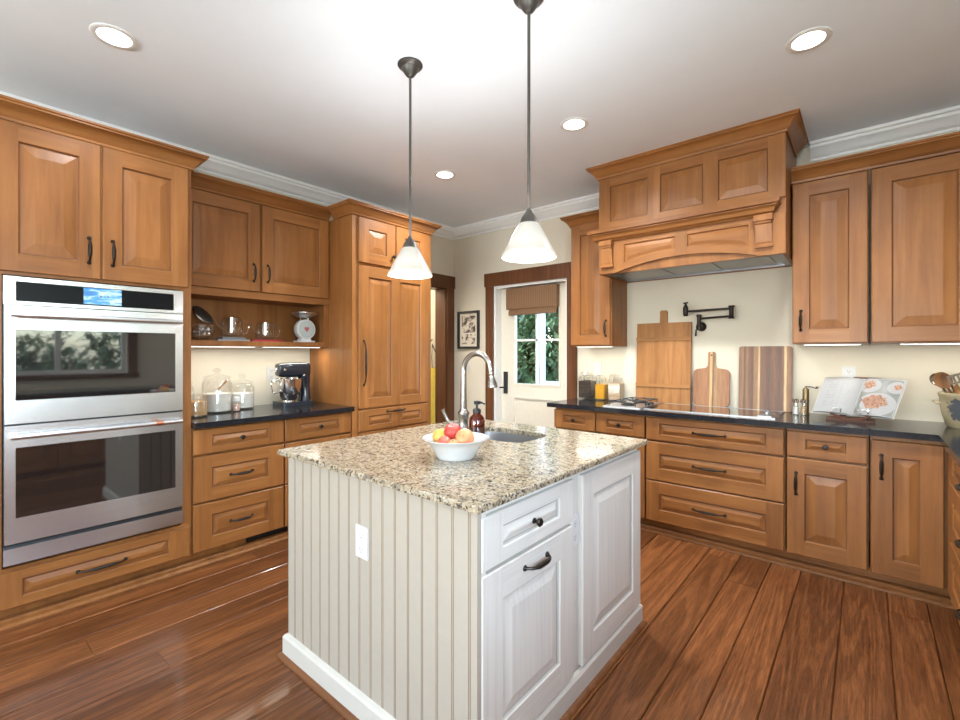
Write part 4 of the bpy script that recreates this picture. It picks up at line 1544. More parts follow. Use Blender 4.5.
# ------------------------------------------------------------------ things on the open shelf
SZ = 1.4285
SX = 0.19
bks = [('closed_book', 'white thin book lying under the first glass teapot, lowest', PAPER, -2.600, 0.225, 0.012, SZ, 0.13),
       ('closed_book', 'grey thin book lying on the white book under the first glass teapot', GREYBK, -2.60, 0.16, 0.016, SZ+0.0125, 0.12),
       ('closed_book', 'dark red book lying under the glass teapot nearest the scale', REDBK, -2.352, 0.235, 0.014, SZ, 0.13)]
for nm, lab, m_, yc, w, h, z, dpt in bks:
    t = thing(nm, lab, 'book', (SX, yc, z), RL)
    bm = BM()
    box(bm, -w/2, w/2, -dpt/2, dpt/2, 0, 0.002)
    box(bm, -w/2, w/2, -dpt/2, dpt/2, h-0.002, h)
    box(bm, -w/2, -w/2+0.003, -dpt/2, dpt/2, 0.002, h-0.002)
    box(bm, -w/2+0.003, w/2, -dpt/2, -dpt/2+0.002, 0.002, h-0.002) if m_ is not PAPER else None
    obj('cover', bm, m_, t)
    bm = BM()
    box(bm, -w/2+0.003, w/2-0.003, -dpt/2+0.003, dpt/2-0.003, 0.002, h-0.002)
    obj('pages', bm, PAPER, t)


def glass_pot(label, loc, r, h, z_inner):
    t = thing('glass_teapot', label, 'teapot', loc, RL, 'glass teapots on the open shelf')
    bm = BM()
    lathe(bm, [(0, 0.0005), (r*0.8, 0.0005), (r*0.95, 0.012), (r, h*0.4), (r*0.95, h*0.8), (r*0.86, h), (r*0.83, h), (r*0.92, h*0.8), (r*0.965, h*0.4), (r*0.9, 0.016), (0, 0.008)], 28)
    obj('glass_body', bm, GLASS, t, smooth=True)
    bm = BM()
    lathe(bm, [(r*0.36, h*0.30), (r*0.36, h+0.002), (r*0.56, h+0.004), (r*0.56, h+0.008), (r*0.33, h+0.008), (r*0.33, h*0.32)], 24)
    obj('infuser', bm, CHROME, t, smooth=True)['label'] = 'steel mesh infuser'
    bm = BM()
    lathe(bm, [(0, h+0.022), (r*0.84, h+0.013), (r*0.86, h+0.003), (r*0.9, h+0.003)], 24) if False else lathe(bm, [(0, h+0.026), (r*0.5, h+0.022), (r*0.84, h+0.006), (r*0.84, h+0.002), (r*0.57, h+0.002)], 24)
    obj('lid', bm, GLASS, t, smooth=True)
    bm = BM()
    tube(bm, [(r*0.9, 0, h*0.86), (r*1.25, 0, h*0.92), (r*1.62, 0, h*0.78), (r*1.68, 0, h*0.52), (r*1.45, 0, h*0.25), (r*1.0, 0, h*0.16)], 0.0055, 8)
    obj('handle', bm, GLASS, t, smooth=True)
    bm = BM()
    tube(bm, [(-r*0.95, 0, h*0.45), (-r*1.25, 0, h*0.62), (-r*1.5, 0, h*0.95)], [0.014, 0.010, 0.008], 10, cap=False)
    obj('spout', bm, GLASS, t, smooth=True)
    return t


glass_pot('larger glass teapot with steel infuser standing on the grey and white books', (SX, -2.598, SZ+0.029), 0.076, 0.135, 0)
glass_pot('smaller glass teapot with steel infuser standing on the red book', (SX, -2.348, SZ+0.0145), 0.070, 0.125, 0)
gb = thing('glass_bowl', 'cut glass bowl on the open shelf next to the oven cabinet', 'bowl', (0.20, -2.805, SZ), 0)
bm = BM()
lathe(bm, [(0, 0.0005), (0.05, 0.0005), (0.07, 0.02), (0.088, 0.07), (0.082, 0.11), (0.078, 0.11), (0.083, 0.07), (0.066, 0.024), (0, 0.008)], 14)
obj('glass_body', bm, GLASS, gb)
bm = BM()
for i in range(26):
    a, zz = i*2.4, 0.025+0.012*(i % 5)
    rr = 0.045
    lathe(bm, [(0, -0.016), (0.013, -0.004), (0.010, 0.010), (0, 0.016)], 5, T(rr*math.cos(a), rr*math.sin(a), zz+0.01) @ rot('X', 40*i) @ rot('Y', 25*i))
obj('crystal_stopper', bm, [CHROME], gb)['kind'] = 'stuff'
LT = Vector((0, 0, 1)).rotation_difference(Vector((0.62, 0.48, 0.62)).normalized()).to_matrix().to_4x4()
pl_ = thing('pot_cover', 'dark round lid leaning tilted over the cut glass bowl', 'lid', (0.165, -2.780, 1.612), 0)
bm = BM()
lathe(bm, [(0, -0.006), (0.074, -0.006), (0.078, -0.003), (0.078, 0.004), (0.066, 0.008), (0, 0.012)], 30, LT)
obj('lid_disc', bm, BRONZE2, pl_, smooth=True)
bm = BM()
lathe(bm, [(0.079, -0.005), (0.083, 0), (0.079, 0.006), (0.0785, 0)], 30, LT)
obj('rim', bm, NICKEL, pl_, smooth=True)
ks = thing('kitchen_scale', 'round white-dialled kitchen scale with a chrome tray on the open shelf', 'kitchen scale', (0.20, -2.025, SZ), RL)
bm = BM()
box(bm, -0.072, 0.072, -0.045, 0.045, 0.0, 0.014)
prism(bm, [(-0.05, 0.014), (0.05, 0.014), (0.03, 0.05), (-0.03, 0.05)], -0.03, 0.03, 'XZ')
obj('base', bm, CERAM, ks, bevel=0.004)
bm = BM()
lathe(bm, [(0, -0.03), (0.078, -0.03), (0.084, -0.02), (0.084, 0.03), (0.078, 0.038), (0, 0.038)], 36, T(0, 0, 0.108) @ rot('X', 90))
obj('case', bm, CERAM, ks, smooth=True)
bm = BM()
lathe(bm, [(0, 0.0), (0.071, 0.0), (0.071, 0.001), (0, 0.001)], 36, T(0, -0.0381, 0.108) @ rot('X', 90))
dl_ = obj('dial', bm, plain('grey_green_dial', (0.42, 0.47, 0.45), 0.4), ks)
bm = BM()
for i in range(40):
    M = T(0, -0.0396, 0.108) @ rot('Y', 9*i)
    vs = [M @ Vector(p) for p in ((-0.0007, 0, 0.058), (0.0007, 0, 0.058), (0.0007, 0, 0.067), (-0.0007, 0, 0.067))]
    quad(bm, vs, 0)
obj('dial_mark', bm, INK, dl_)
bm = BM()
heart = [(0, -0.026), (0.012, -0.012), (0.024, 0.002), (0.024, 0.014), (0.014, 0.021), (0.004, 0.018), (0, 0.011), (-0.004, 0.018), (-0.014, 0.021), (-0.024, 0.014), (-0.024, 0.002), (-0.012, -0.012)]
prism(bm, [(x*0.85, z*0.95+0.109) for x, z in heart], -0.0402, -0.0394, 'XZ')
obj('heart_motif', bm, plain('faded_red_print', (0.42, 0.09, 0.11), 0.5), dl_)
bm = BM()
for x in (-0.035, 0.035):
    tube(bm, [(x, 0, 0.18), (x*0.9, 0, 0.205)], 0.006, 8)
obj('tray_support', bm, CHROME, ks, smooth=True)
bm = BM()
lathe(bm, [(0, 0.205), (0.05, 0.206), (0.085, 0.224), (0.104, 0.244), (0.104, 0.247), (0.082, 0.230), (0.05, 0.212), (0, 0.210)], 36)
obj('weighing_tray', bm, LSTEEL, ks, smooth=True)

# ------------------------------------------------------------------ range counter: cooktop, boards, pot filler
gc = thing('gas_cooktop', 'two-burner stainless gas cooktop with black grates', 'cooktop', (2.345, -0.33, CT))
bm = BM()
box(bm, -0.148, 0.148, -0.262, 0.262, 0.0, 0.010)
obj('pan', bm, LSTEEL, gc, bevel=0.004)
for yc in (-0.125, 0.125):
    bm = BM()
    lathe(bm, [(0, 0.010), (0.052, 0.010), (0.050, 0.020), (0.036, 0.022), (0.034, 0.030), (0, 0.031)], 24, T(0, yc, 0))
    obj('burner', bm, BLACK, gc, smooth=True)
    bm = BM()
    for s in (-0.105, 0.105):
        tube(bm, [(s, yc-0.115, 0.012), (s, yc-0.11, 0.04), (s, yc+0.11, 0.04), (s, yc+0.115, 0.012)], 0.0042, 6)
        tube(bm, [(-0.105, yc+s, 0.04), (0.105, yc+s, 0.04)], 0.0042, 6)
    for a in range(4):
        c, s = math.cos(a*PI/2), math.sin(a*PI/2)
        tube(bm, [(c*0.105, yc+s*0.105, 0.042), (c*0.03, yc+s*0.03, 0.044)], 0.0042, 6)
    obj('grate', bm, BLACK, gc, smooth=True)
for yc in (-0.05, 0.05):
    bm = BM()
    lathe(bm, [(0, 0.010), (0.018, 0.010), (0.016, 0.030), (0, 0.031)], 16, T(0.125 if yc < 0 else 0.125, yc*0.9, 0))
    obj('knob', bm, BLACK, gc, smooth=True)
ge = thing('electric_cooktop', 'long black glass cooktop with a thin steel rim right of the gas burners', 'cooktop', (2.925, -0.31, CT))
bm = BM()
for p in ((-0.425, 0.425, -0.225, -0.217), (-0.425, 0.425, 0.217, 0.225), (-0.425, -0.417, -0.217, 0.217), (0.417, 0.425, -0.217, 0.217)):
    box(bm, p[0], p[1], p[2], p[3], 0.0, 0.007)
obj('rim', bm, DSTEEL, ge)
bm = BM()
box(bm, -0.4165, 0.4165, -0.2165, 0.2165, 0.0, 0.006)
obj('glass_top', bm, OVENGLASS, ge)
bm = BM()
for i in range(4):
    lathe(bm, [(0, 0.006), (0.019, 0.006), (0.017, 0.026), (0, 0.028)], 16, T(0.355, -0.12+0.075*i, 0)) if i in (1, 2) else None
box(bm, 0.315, 0.395, -0.16, 0.02, 0.006, 0.010)
obj('control_pod', bm, SSTEEL, ge, smooth=True)


def lean(x, z, tilt, yb):
    """frame of a board leaning on the wall: local x across, z up the board, y through it"""
    return T(x, yb, z) @ rot('X', -tilt)


def rrect(x0, x1, z0, z1, r, n=5):
    out = []
    for cx, cz, a0 in ((x1-r, z0+r, -90), (x1-r, z1-r, 0), (x0+r, z1-r, 90), (x0+r, z0+r, 180)):
        for i in range(n+1):
            a = math.radians(a0+90*i/n)
            out.append((cx+r*math.cos(a), cz+r*math.sin(a)))
    return out


b_ = thing('bread_board', 'tall pine bread board with two battens and a top handle', 'cutting board', (2.48, -0.066, CT), 0)
XF = rot('X', -3.2)
bm = BM()
h = 0.683
poly = [(-0.225, 0.001), (0.225, 0.001), (0.225, h), (0.030, h), (0.028, h+0.07), (0.030, h+0.092), (0.022, h+0.106), (-0.022, h+0.106), (-0.030, h+0.092), (-0.028, h+0.07), (-0.030, h), (-0.225, h)]
prism(bm, poly, 0, 0.022, 'XZ')
obj('board', bm, PINE, b_, xf=XF, bevel=0.003)
for z in (0.138, 0.534):
    bm = BM()
    prism(bm, [(-0.226, z), (0.226, z), (0.226, z+0.028), (-0.226, z+0.028)], -0.012, 0.0, 'XZ')
    obj('batten', bm, PINEH, b_, xf=XF, bevel=0.003)
p_ = thing('paddle_board', 'small wooden paddle board with a narrow handle, middle of the three', 'cutting board', (2.855, -0.055, CT), 0)
XF = rot('X', -4.2)
bm = BM()
body = rrect(-0.132, 0.132, 0.001, 0.300, 0.04)
k = len(body)
top = [p for p in body]
poly = []
for i, p in enumerate(body):
    poly.append(p)
    if i == 11:
        poly += [(0.040, 0.308), (0.026, 0.325), (0.023, 0.36), (0.025, 0.425), (0.018, 0.437), (-0.018, 0.437), (-0.025, 0.425), (-0.023, 0.36), (-0.026, 0.325), (-0.040, 0.308)]
prism(bm, poly, 0, 0.02, 'XZ')
obj('board', bm, PADDLE, p_, xf=XF, bevel=0.004, smooth=False)
bm = BM()
lathe(bm, [(0, 0), (0.0065, 0), (0.0065, 0.0012), (0, 0.0012)], 12, T(0, -0.0002, 0.41) @ rot('X', 90))
obj('hanging_hole', bm, RUBBER, p_, xf=XF)
a_ = thing('cutting_board', 'large rectangular striped acacia cutting board, right of the paddle board', 'cutting board', (3.220, -0.058, CT), 0)
bm = BM()
prism(bm, rrect(-0.169, 0.169, 0.001, 0.478, 0.016), 0, 0.024, 'XZ')
obj('board', bm, ACACIA, a_, xf=rot('X', -3.6), bevel=0.004)

pf = thing('pot_filler', 'dark bronze folding pot filler faucet on the wall above the cooktop', 'pot filler', (2.775, -0.001, 1.553), 0)
bm = BM()
lathe(bm, [(0, 0), (0.038, 0), (0.038, 0.006), (0.026, 0.014), (0.018, 0.02), (0.018, 0.06), (0, 0.062)], 24, rot('X', 90))
obj('wall_flange', bm, BRONZE, pf, smooth=True)
bm = BM()
lathe(bm, [(0, -0.03), (0.02, -0.03), (0.022, -0.02), (0.022, 0.0), (0.015, 0.02), (0.015, 0.075), (0.02, 0.08), (0.02, 0.095), (0, 0.097)], 18, T(0, -0.072, 0))
obj('valve_post', bm, BRONZE, pf, smooth=True)
bm = BM()
tube(bm, [(-0.012, -0.074, -0.02), (-0.02, -0.082, -0.03), (-0.022, -0.084, -0.078)], [0.007, 0.006, 0.0085], 8)
obj('lever', bm, BRONZE, pf, smooth=True)
bm = BM()
tube(bm, [(0.012, -0.072, 0.062), (0.232, -0.095, 0.070)], 0.0085, 10)
obj('arm', bm, BRONZE, pf, smooth=True)
bm = BM()
lathe(bm, [(0, 0.05), (0.02, 0.05), (0.022, 0.056), (0.016, 0.064), (0.016, 0.132), (0.022, 0.140), (0.022, 0.15), (0, 0.152)], 18, T(0.236, -0.096, 0))
obj('elbow', bm, BRONZE, pf, smooth=True)
bm = BM()
tube(bm, [(0.232, -0.097, 0.128), (-0.075, -0.130, 0.120)], 0.0095, 10)
obj('arm', bm, BRONZE, pf, smooth=True)
bm = BM()
lathe(bm, [(0, 0.082), (0.013, 0.082), (0.018, 0.09), (0.020, 0.12), (0.020, 0.15), (0.014, 0.165), (0.008, 0.18), (0.012, 0.186), (0, 0.192)], 16, T(-0.085, -0.131, 0))
tube(bm, [(-0.103, -0.131, 0.187), (-0.067, -0.131, 0.191)], 0.006, 8)
obj('spout_valve', bm, BRONZE, pf, smooth=True)

GJ = 'clamp-lid jars left of the cooktop'
glass_jar('spice_jar', 'clamp-lid glass jar of black peppercorns nearest the door', 'jar', (1.815, -0.105, CT), 0.066, 0.215, PEPPER, 0.165, True, GJ, True)
glass_jar('spice_jar', 'clamp-lid glass jar of golden honey beside the peppercorns', 'jar', (1.962, -0.115, CT), 0.046, 0.190, GOLDW, 0.14, True, GJ, True)
glass_jar('spice_jar', 'clamp-lid glass jar of tan spice next to the tall bread board', 'jar', (2.092, -0.095, CT), 0.056, 0.200, TANP, 0.155, True, GJ, True)


def shaker(label, x, y, content):
    t = thing('shaker', label, 'shaker', (x, y, CT), 0, 'glass shakers beside the cookbook')
    bm = BM()
    lathe(bm, [(0, 0.0005), (0.019, 0.0005), (0.019, 0.08), (0.0165, 0.083), (0.016, 0.08), (0.0172, 0.006), (0, 0.005)], 18)
    obj('glass_body', bm, GLASS, t, smooth=True)
    bm = BM()
    lathe(bm, [(0, 0.006), (0.0165, 0.006), (0.0165, 0.055), (0, 0.056)], 18)
    obj('contents', bm, content, t, smooth=True)
    bm = BM()
    lathe(bm, [(0.0, 0.084), (0.0195, 0.084), (0.0195, 0.104), (0.012, 0.111), (0, 0.112)], 18)
    obj('cap', bm, CHROME, t, smooth=True)


shaker('small glass shaker of white salt with a chrome cap', 3.424, -0.165, FLOUR)
shaker('small glass shaker of ground pepper with a chrome cap, in front of the brass mill', 3.468, -0.165, TANP)
pm = thing('pepper_mill', 'slim brass pepper mill with a crank handle', 'pepper mill', (3.475, -0.10, CT))
bm = BM()
lathe(bm, [(0, 0.0005), (0.022, 0.0005), (0.022, 0.006), (0.019, 0.01), (0.019, 0.09), (0.021, 0.092), (0.021, 0.098), (0.019, 0.10), (0.019, 0.172), (0.012, 0.182), (0.006, 0.184), (0.006, 0.196), (0, 0.196)], 20)
obj('body', bm, BRASS, pm, smooth=True)
bm = BM()
tube(bm, [(0, 0, 0.192), (0.03, -0.004, 0.192), (0.062, -0.008, 0.182)], [0.0045, 0.0035, 0.0035], 8)
lathe(bm, [(0, 0.181), (0.008, 0.183), (0.008, 0.195), (0, 0.198)], 12, T(0.064, -0.008, 0))
obj('crank', bm, BRONZE2, pm, smooth=True)

# cookbook on its stand
bl, br, tl, tr = (Vector(p) for p in ((3.526, -0.24, 0.950), (3.919, -0.33, 0.948), (3.586, -0.12, 1.171), (3.987, -0.20, 1.168)))
nrm = (br-bl).cross(tl-bl).normalized()
if nrm.y > 0:
    nrm = -nrm


def bk(u, v, o):
    """point on the open book: u across the spread, v up the page, o out of the page"""
    p = bl*(1-u)*(1-v) + br*u*(1-v) + tl*(1-u)*v + tr*u*v
    return p + nrm*o


cb_ = thing('cookbook', 'open cookbook with a food photograph on its right page', 'book')
cb_.location = tuple(bk(0.5, 0, 0))
INV = T(*[-v for v in cb_.location])


def page_o(u):
    s = abs(u-0.5)/0.5
    return 0.010+0.016*math.sin(PI*min(1, s*1.05))**0.8*(1-0.35*s) - 0.006*(1-min(1, s*8))


def page_patch(u0, u1, v0, v1, off, n=14, thick=None, back=0.003):
    bm = BM()
    F = [[bm.verts.new(bk(u0+(u1-u0)*i/n, v, page_o(u0+(u1-u0)*i/n)+off)) for v in (v0, v1)] for i in range(n+1)]
    for a, c in zip(F, F[1:]):
        bm.faces.new((a[0], c[0], c[1], a[1]))
    if thick:
        B = [[bm.verts.new(bk(u0+(u1-u0)*i/n, v, back)) for v in (v0, v1)] for i in range(n+1)]
        for a, c in zip(B, B[1:]):
            bm.faces.new((a[1], c[1], c[0], a[0]))
        for i in range(n):
            for k in (0, 1):
                bm.faces.new((F[i][k], F[i+1][k], B[i+1][k], B[i][k]))
        for i in (0, n):
            bm.faces.new((F[i][0], F[i][1], B[i][1], B[i][0]))
    return bm


bm = BM()
V = [bm.verts.new(bk(u, v, o)) for o in (0.0, 0.003) for u, v in ((-0.01, -0.015), (1.01, -0.015), (1.01, 1.015), (-0.01, 1.015))]
for q in ((0, 1, 2, 3), (4, 5, 6, 7), (0, 1, 5, 4), (1, 2, 6, 5), (2, 3, 7, 6), (3, 0, 4, 7)):
    bm.faces.new([V[i] for i in q])
obj('cover', bm, plain('pale_book_cover', (0.62, 0.6, 0.56), 0.5), cb_, xf=INV)
pg1 = obj('page_block', page_patch(0.0, 0.5, 0, 1, 0, thick=True), PAPER, cb_, xf=INV, smooth=True)
pg2 = obj('page_block', page_patch(0.5, 1.0, 0, 1, 0, thick=True), PAPER, cb_, xf=INV, smooth=True)
bm = BM()
rt = random.Random(5)
for col_, (ua, ub) in enumerate(((0.10, 0.25), (0.27, 0.42))):
    for i in range(17):
        v = 0.86-0.042*i
        if (i+col_*3) % 7 == 5:
            continue
        e = ub-rt.random()*0.03
        quad(bm, [bk(u, vv, page_o(u)+0.0006) for u, vv in ((ua, v), (e, v), (e, v+0.012), (ua, v+0.012))])
obj('printed_text', bm, INK, pg1, xf=INV)['label'] = 'small grey lines of text'
obj('photo_background', page_patch(0.53, 0.985, 0.02, 0.98, 0.0005, 16), TABLEP, pg2, xf=INV)['label'] = 'full-page food photograph'


def ell(cu, cv, a, c, off, m_, nm, wob=0.0, n=28):
    bm = BM()
    r_ = random.Random(9)
    ks = [1+wob*(r_.random()-0.5) for _ in range(n)]
    rings_ = []
    for rr in (1.0, 0.75, 0.5, 0.25):
        R = []
        for i in range(n):
            t = 2*PI*i/n
            u, v = min(0.984, max(0.531, cu+a*ks[i]*rr*math.cos(t))), min(0.978, max(0.022, cv+c*ks[i]*rr*math.sin(t)))
            R.append(bm.verts.new(bk(u, v, page_o(u)+off)))
        if rings_:
            ring_faces(bm, rings_[-1], R)
        rings_.append(R)
    cen = bm.verts.new(bk(cu, cv, page_o(cu)+off))
    for i in range(n):
        bm.faces.new((rings_[-1][i], rings_[-1][(i+1) % n], cen))
    return obj(nm, bm, m_, pg2, xf=INV)


for cu, cv, a, c in ((0.62, 0.80, 0.13, 0.19), (0.755, 0.30, 0.235, 0.31), (0.93, 0.78, 0.11, 0.16)):
    ell(cu, cv, a, c, 0.0009, PAPER, 'printed_plate')
ell(0.61, 0.83, 0.070, 0.11, 0.0013, FOOD, 'printed_food', 0.5)
ell(0.735, 0.37, 0.150, 0.18, 0.0013, FOOD, 'printed_food', 0.4)
ell(0.94, 0.80, 0.045, 0.07, 0.0013, FOOD, 'printed_food', 0.5)
st = thing('book_stand', 'dark wooden book stand holding the open cookbook', 'book stand', (3.72, -0.30, CT), 0)
INS = T(-3.72, 0.30, -CT)
bm = BM()
lo = []
for i in range(13):
    u = 0.26+0.50*i/12
    sag = 0.012*math.sin(PI*i/12*2)**2 - 0.012*abs(i-6)/6*-1
    lo.append((u, sag))
A = []
for u, s in lo:
    p0, p1 = bk(u, 0.0, 0.045), bk(u, 0.0, -0.012)
    up = Vector((0, 0, 1))
    base = -0.030 + 0.030*(abs(u-0.51)/0.25)**1.6
    p0, p1 = bk(u, 0.0, 0.048), bk(u, 0.0, 0.034)
    p0.z = p1.z = 0.948
    dd = [p0+up*(base+0.0), p1+up*(base+0.0), p1+up*(base+0.014), p0+up*(base+0.014)]
    A.append([bm.verts.new(p) for p in dd])
for a, c in zip(A, A[1:]):
    ring_faces(bm, a, c)
bm.faces.new(A[0])
bm.faces.new(A[-1])
obj('ledge', bm, CORK, st, xf=INS, smooth=True)
bm = BM()
def bx_between(bm, a, c, w, t):
    d = (c-a).normalized()
    s = d.cross(nrm).normalized()*w/2
    o = nrm*t/2
    V = [bm.verts.new(p) for p in (a-s-o, a+s-o, a+s+o, a-s+o, c-s-o, c+s-o, c+s+o, c-s+o)]
    for q in ((0, 1, 2, 3), (4, 5, 6, 7), (0, 1, 5, 4), (1, 2, 6, 5), (2, 3, 7, 6), (3, 0, 4, 7)):
        bm.faces.new([V[i] for i in q])


for u in (0.40, 0.62):
    bx_between(bm, bk(u, -0.02, -0.0095), bk(u, 1.0, -0.009), 0.03, 0.012)
bx_between(bm, bk(0.36, 1.03, -0.009), bk(0.70, 1.03, -0.009), 0.022, 0.014)
obj('back_rest', bm, CORK, st, xf=INS)
bm = BM()
pft = bk(0.51, 0.0, 0.02)
box(bm, 3.72-0.12, 3.72+0.12, -0.345, -0.20, CT+0.0005, CT+0.013)
for u in (0.36, 0.66):
    q = bk(u, 0, 0)
    box(bm, q.x-0.012, q.x+0.012, q.y-0.035, q.y+0.02, CT+0.013, 0.940)
obj('foot', bm, CORK, st, xf=INS, bevel=0.003)
bm = BM()
for u in (0.33, 0.67):
    tube(bm, [bk(u-0.06, -0.01, 0.040), bk(u-0.05, 0.09, 0.036), bk(u, 0.12, 0.036), bk(u+0.05, 0.08, 0.036), bk(u+0.06, -0.01, 0.040)], 0.003, 6)
obj('page_holder', bm, CHROME, st, xf=INS, smooth=True)['label'] = 'wire page holders'

# crock of utensils
ck = thing('utensil_crock', 'tan stoneware crock with a dark blue floral decoration', 'crock', (4.255, -0.215, CT))
bm = BM()
lathe(bm, [(0, 0.0005), (0.098, 0.0005), (0.104, 0.008), (0.122, 0.07), (0.131, 0.13), (0.132, 0.172), (0.138, 0.180), (0.138, 0.196), (0.130, 0.200), (0.122, 0.196), (0.122, 0.13), (0.095, 0.02), (0, 0.014)], 40)
obj('body', bm, STONE, ck, smooth=True)
bm = BM()
for sx in (-1, 1):
    tube(bm, [(sx*0.128, -0.025, 0.135), (sx*0.150, -0.018, 0.142), (sx*0.153, 0, 0.145), (sx*0.150, 0.018, 0.142), (sx*0.128, 0.025, 0.135)], 0.008, 8)
obj('lug_handle', bm, STONE, ck, smooth=True)


def spoon(nm, label, cat, base, top, a, c, m_, kind):
    t = Vector(top)
    b0 = Vector(base)
    d = (t-b0).normalized()
    o = thing(nm, label, cat, tuple(b0), 0, None)
    bm = BM()
    tube(bm, [Vector((0, 0, 0)), (t-b0)*0.5, (t-b0)], [0.006, 0.006, 0.007], 8)
    obj('handle', bm, m_, o, smooth=True)
    bm = BM()
    face = Vector((0.25, -1, 0.1))
    face = (face-d*face.dot(d)).normalized()
    s = d.cross(face)
    M = Matrix((( *s, 0), (*face, 0), (*d, 0), (0, 0, 0, 1))).transposed()
    C = (t-b0)+d*c*0.9
    if kind == 'spoon':
        lathe(bm, [(0, -0.006), (0.6, -0.004), (0.92, 0.002), (1.0, 0.010), (0.94, 0.010), (0.6, 0.002), (0, 0.0)], 24, Matrix())
        for v in bm.verts:
            x, y, z = v.co
            v.co = C + s*(x*a) + d*(y*c) + face*z
    else:
        xs_ = [-1, -0.72, -0.42, -0.14, 0.14, 0.42, 0.72, 1]
        for i in range(7):
            solid = i % 2 == 0
            segs = [(-1, 1)] if solid else [(-1, -0.72), (-0.1, 0.1), (0.75, 1)]
            for v0, v1 in segs:
                P = [C+s*(xs_[i]*a)+d*(v0*c), C+s*(xs_[i+1]*a)+d*(v0*c), C+s*(xs_[i+1]*a)+d*(v1*c), C+s*(xs_[i]*a)+d*(v1*c)]
                V = [bm.verts.new(p+face*f) for f in (-0.001, 0.001) for p in P]
                for q in ((0, 1, 2, 3), (4, 5, 6, 7), (0, 1, 5, 4), (1, 2, 6, 5), (2, 3, 7, 6), (3, 0, 4, 7)):
                    bm.faces.new([V[k] for k in q])
    obj('head', bm, m_, o, smooth=kind == 'spoon')
    return o


cx, cy = 4.255, -0.215
spoon('ladle', 'steel ladle leaning left in the stoneware crock, against the wall', 'ladle', (cx-0.01, cy+0.03, CT+0.03), (cx-0.118, cy+0.055, CT+0.235), 0.036, 0.040, NICKEL, 'spoon')
spoon('wooden_spoon', 'big round brown wooden spoon leaning left in the stoneware crock', 'spoon', (cx+0.01, cy, CT+0.03), (cx-0.098, cy-0.005, CT+0.228), 0.042, 0.050, DKSPOON, 'spoon')
spoon('slotted_turner', 'slotted steel turner leaning in the stoneware crock, right of the brown spoon', 'turner', (cx+0.02, cy-0.045, CT+0.03), (cx-0.047, cy-0.070, CT+0.222), 0.038, 0.048, NICKEL, 'turner')
spoon('wooden_spoon', 'pale slim wooden spoon standing between the brown spoon and the turner', 'spoon', (cx-0.015, cy-0.060, CT+0.03), (cx-0.064, cy-0.092, CT+0.203), 0.014, 0.026, SPOON, 'spoon')

# ------------------------------------------------------------------ island top: faucet, soap, fruit bowl
fx, fy = 2.086, -2.116
fa = thing('kitchen_faucet', 'brushed nickel gooseneck faucet at the island sink', 'faucet', (fx, fy, CT), 0)
bm = BM()
lathe(bm, [(0, 0), (0.036, 0), (0.037, 0.006), (0.031, 0.012), (0.027, 0.03), (0.029, 0.085), (0.033, 0.09), (0.033, 0.097), (0.024, 0.108), (0.017, 0.12), (0, 0.122)], 26)
obj('base', bm, NICKEL, fa, smooth=True)
bm = BM()
pts = [(0, 0, 0.10), (0, 0, 0.2), (0, 0, 0.325)]
R_ = 0.094
for i in range(1, 21):
    a = PI*i/20*0.97
    pts.append((R_-R_*math.cos(a), 0.008*i/20, 0.330+R_*math.sin(a)))
tube(bm, pts, [0.019, 0.0175, 0.0158]+[0.0152]*(len(pts)-3), 16)
obj('spout', bm, NICKEL, fa, smooth=True)
bm = BM()
lathe(bm, [(0, 0.006), (0.0155, 0.006), (0.0155, -0.012), (0.0175, -0.016), (0.0175, -0.022), (0.0155, -0.026), (0.018, -0.045), (0.026, -0.074), (0.027, -0.09), (0.022, -0.094), (0, -0.094)], 22, T(2*R_-0.001, 0.008, 0.335) @ rot('Y', -9))
obj('spray_head', bm, NICKEL, fa, smooth=True)
bm = BM()
tube(bm, [(-0.018, -0.012, 0.03), (-0.055, -0.04, 0.034), (-0.068, -0.05, 0.045), (-0.088, -0.066, 0.095), (-0.094, -0.072, 0.112)], [0.012, 0.013, 0.010, 0.008, 0.011], 12)
obj('lever', bm, NICKEL, fa, smooth=True)
sd = thing('soap_bottle', 'amber glass soap bottle with a black pump beside the island sink', 'bottle', (2.335, -2.292, CT), 0)
bm = BM()
lathe(bm, [(0, 0.0005), (0.037, 0.0005), (0.039, 0.005), (0.039, 0.088), (0.034, 0.103), (0.020, 0.115), (0.018, 0.122), (0.016, 0.122), (0.018, 0.112), (0.032, 0.101), (0.0365, 0.086), (0.0365, 0.007), (0, 0.006)], 28)
obj('amber_bottle', bm, AMBER, sd, smooth=True)
bm = BM()
lathe(bm, [(0, 0.007), (0.036, 0.007), (0.036, 0.07), (0, 0.072)], 28)
bmesh.ops.transform(bm, matrix=Matrix.Diagonal((0.96, 0.96, 1.0, 1)), verts=bm.verts)
obj('soap', bm, AMBER, sd, smooth=True)
sd.scale = (1.0, 1.0, 1.1)
bm = BM()
lathe(bm, [(0, 0.122), (0.0205, 0.122), (0.0205, 0.136), (0.014, 0.141), (0.006, 0.143), (0.006, 0.158), (0.015, 0.16), (0.016, 0.174), (0, 0.176)], 20)
tube(bm, [(0.0, 0, 0.168), (0.028, 0.012, 0.168), (0.036, 0.016, 0.160)], 0.005, 8)
obj('pump', bm, BLACK, sd, smooth=True)

bx, by = 2.512, -2.632
bo = thing('fruit_bowl', 'wide white ceramic bowl of peaches on the island', 'bowl', (bx, by, CT), 0)
bm = BM()
lathe(bm, [(0, 0.0005), (0.074, 0.0005), (0.077, 0.003), (0.082, 0.012), (0.104, 0.052), (0.129, 0.078), (0.136, 0.081), (0.136, 0.084), (0.127, 0.082), (0.100, 0.056), (0.078, 0.018), (0.07, 0.010), (0, 0.008)], 48)
obj('bowl', bm, CERAM, bo, smooth=True)


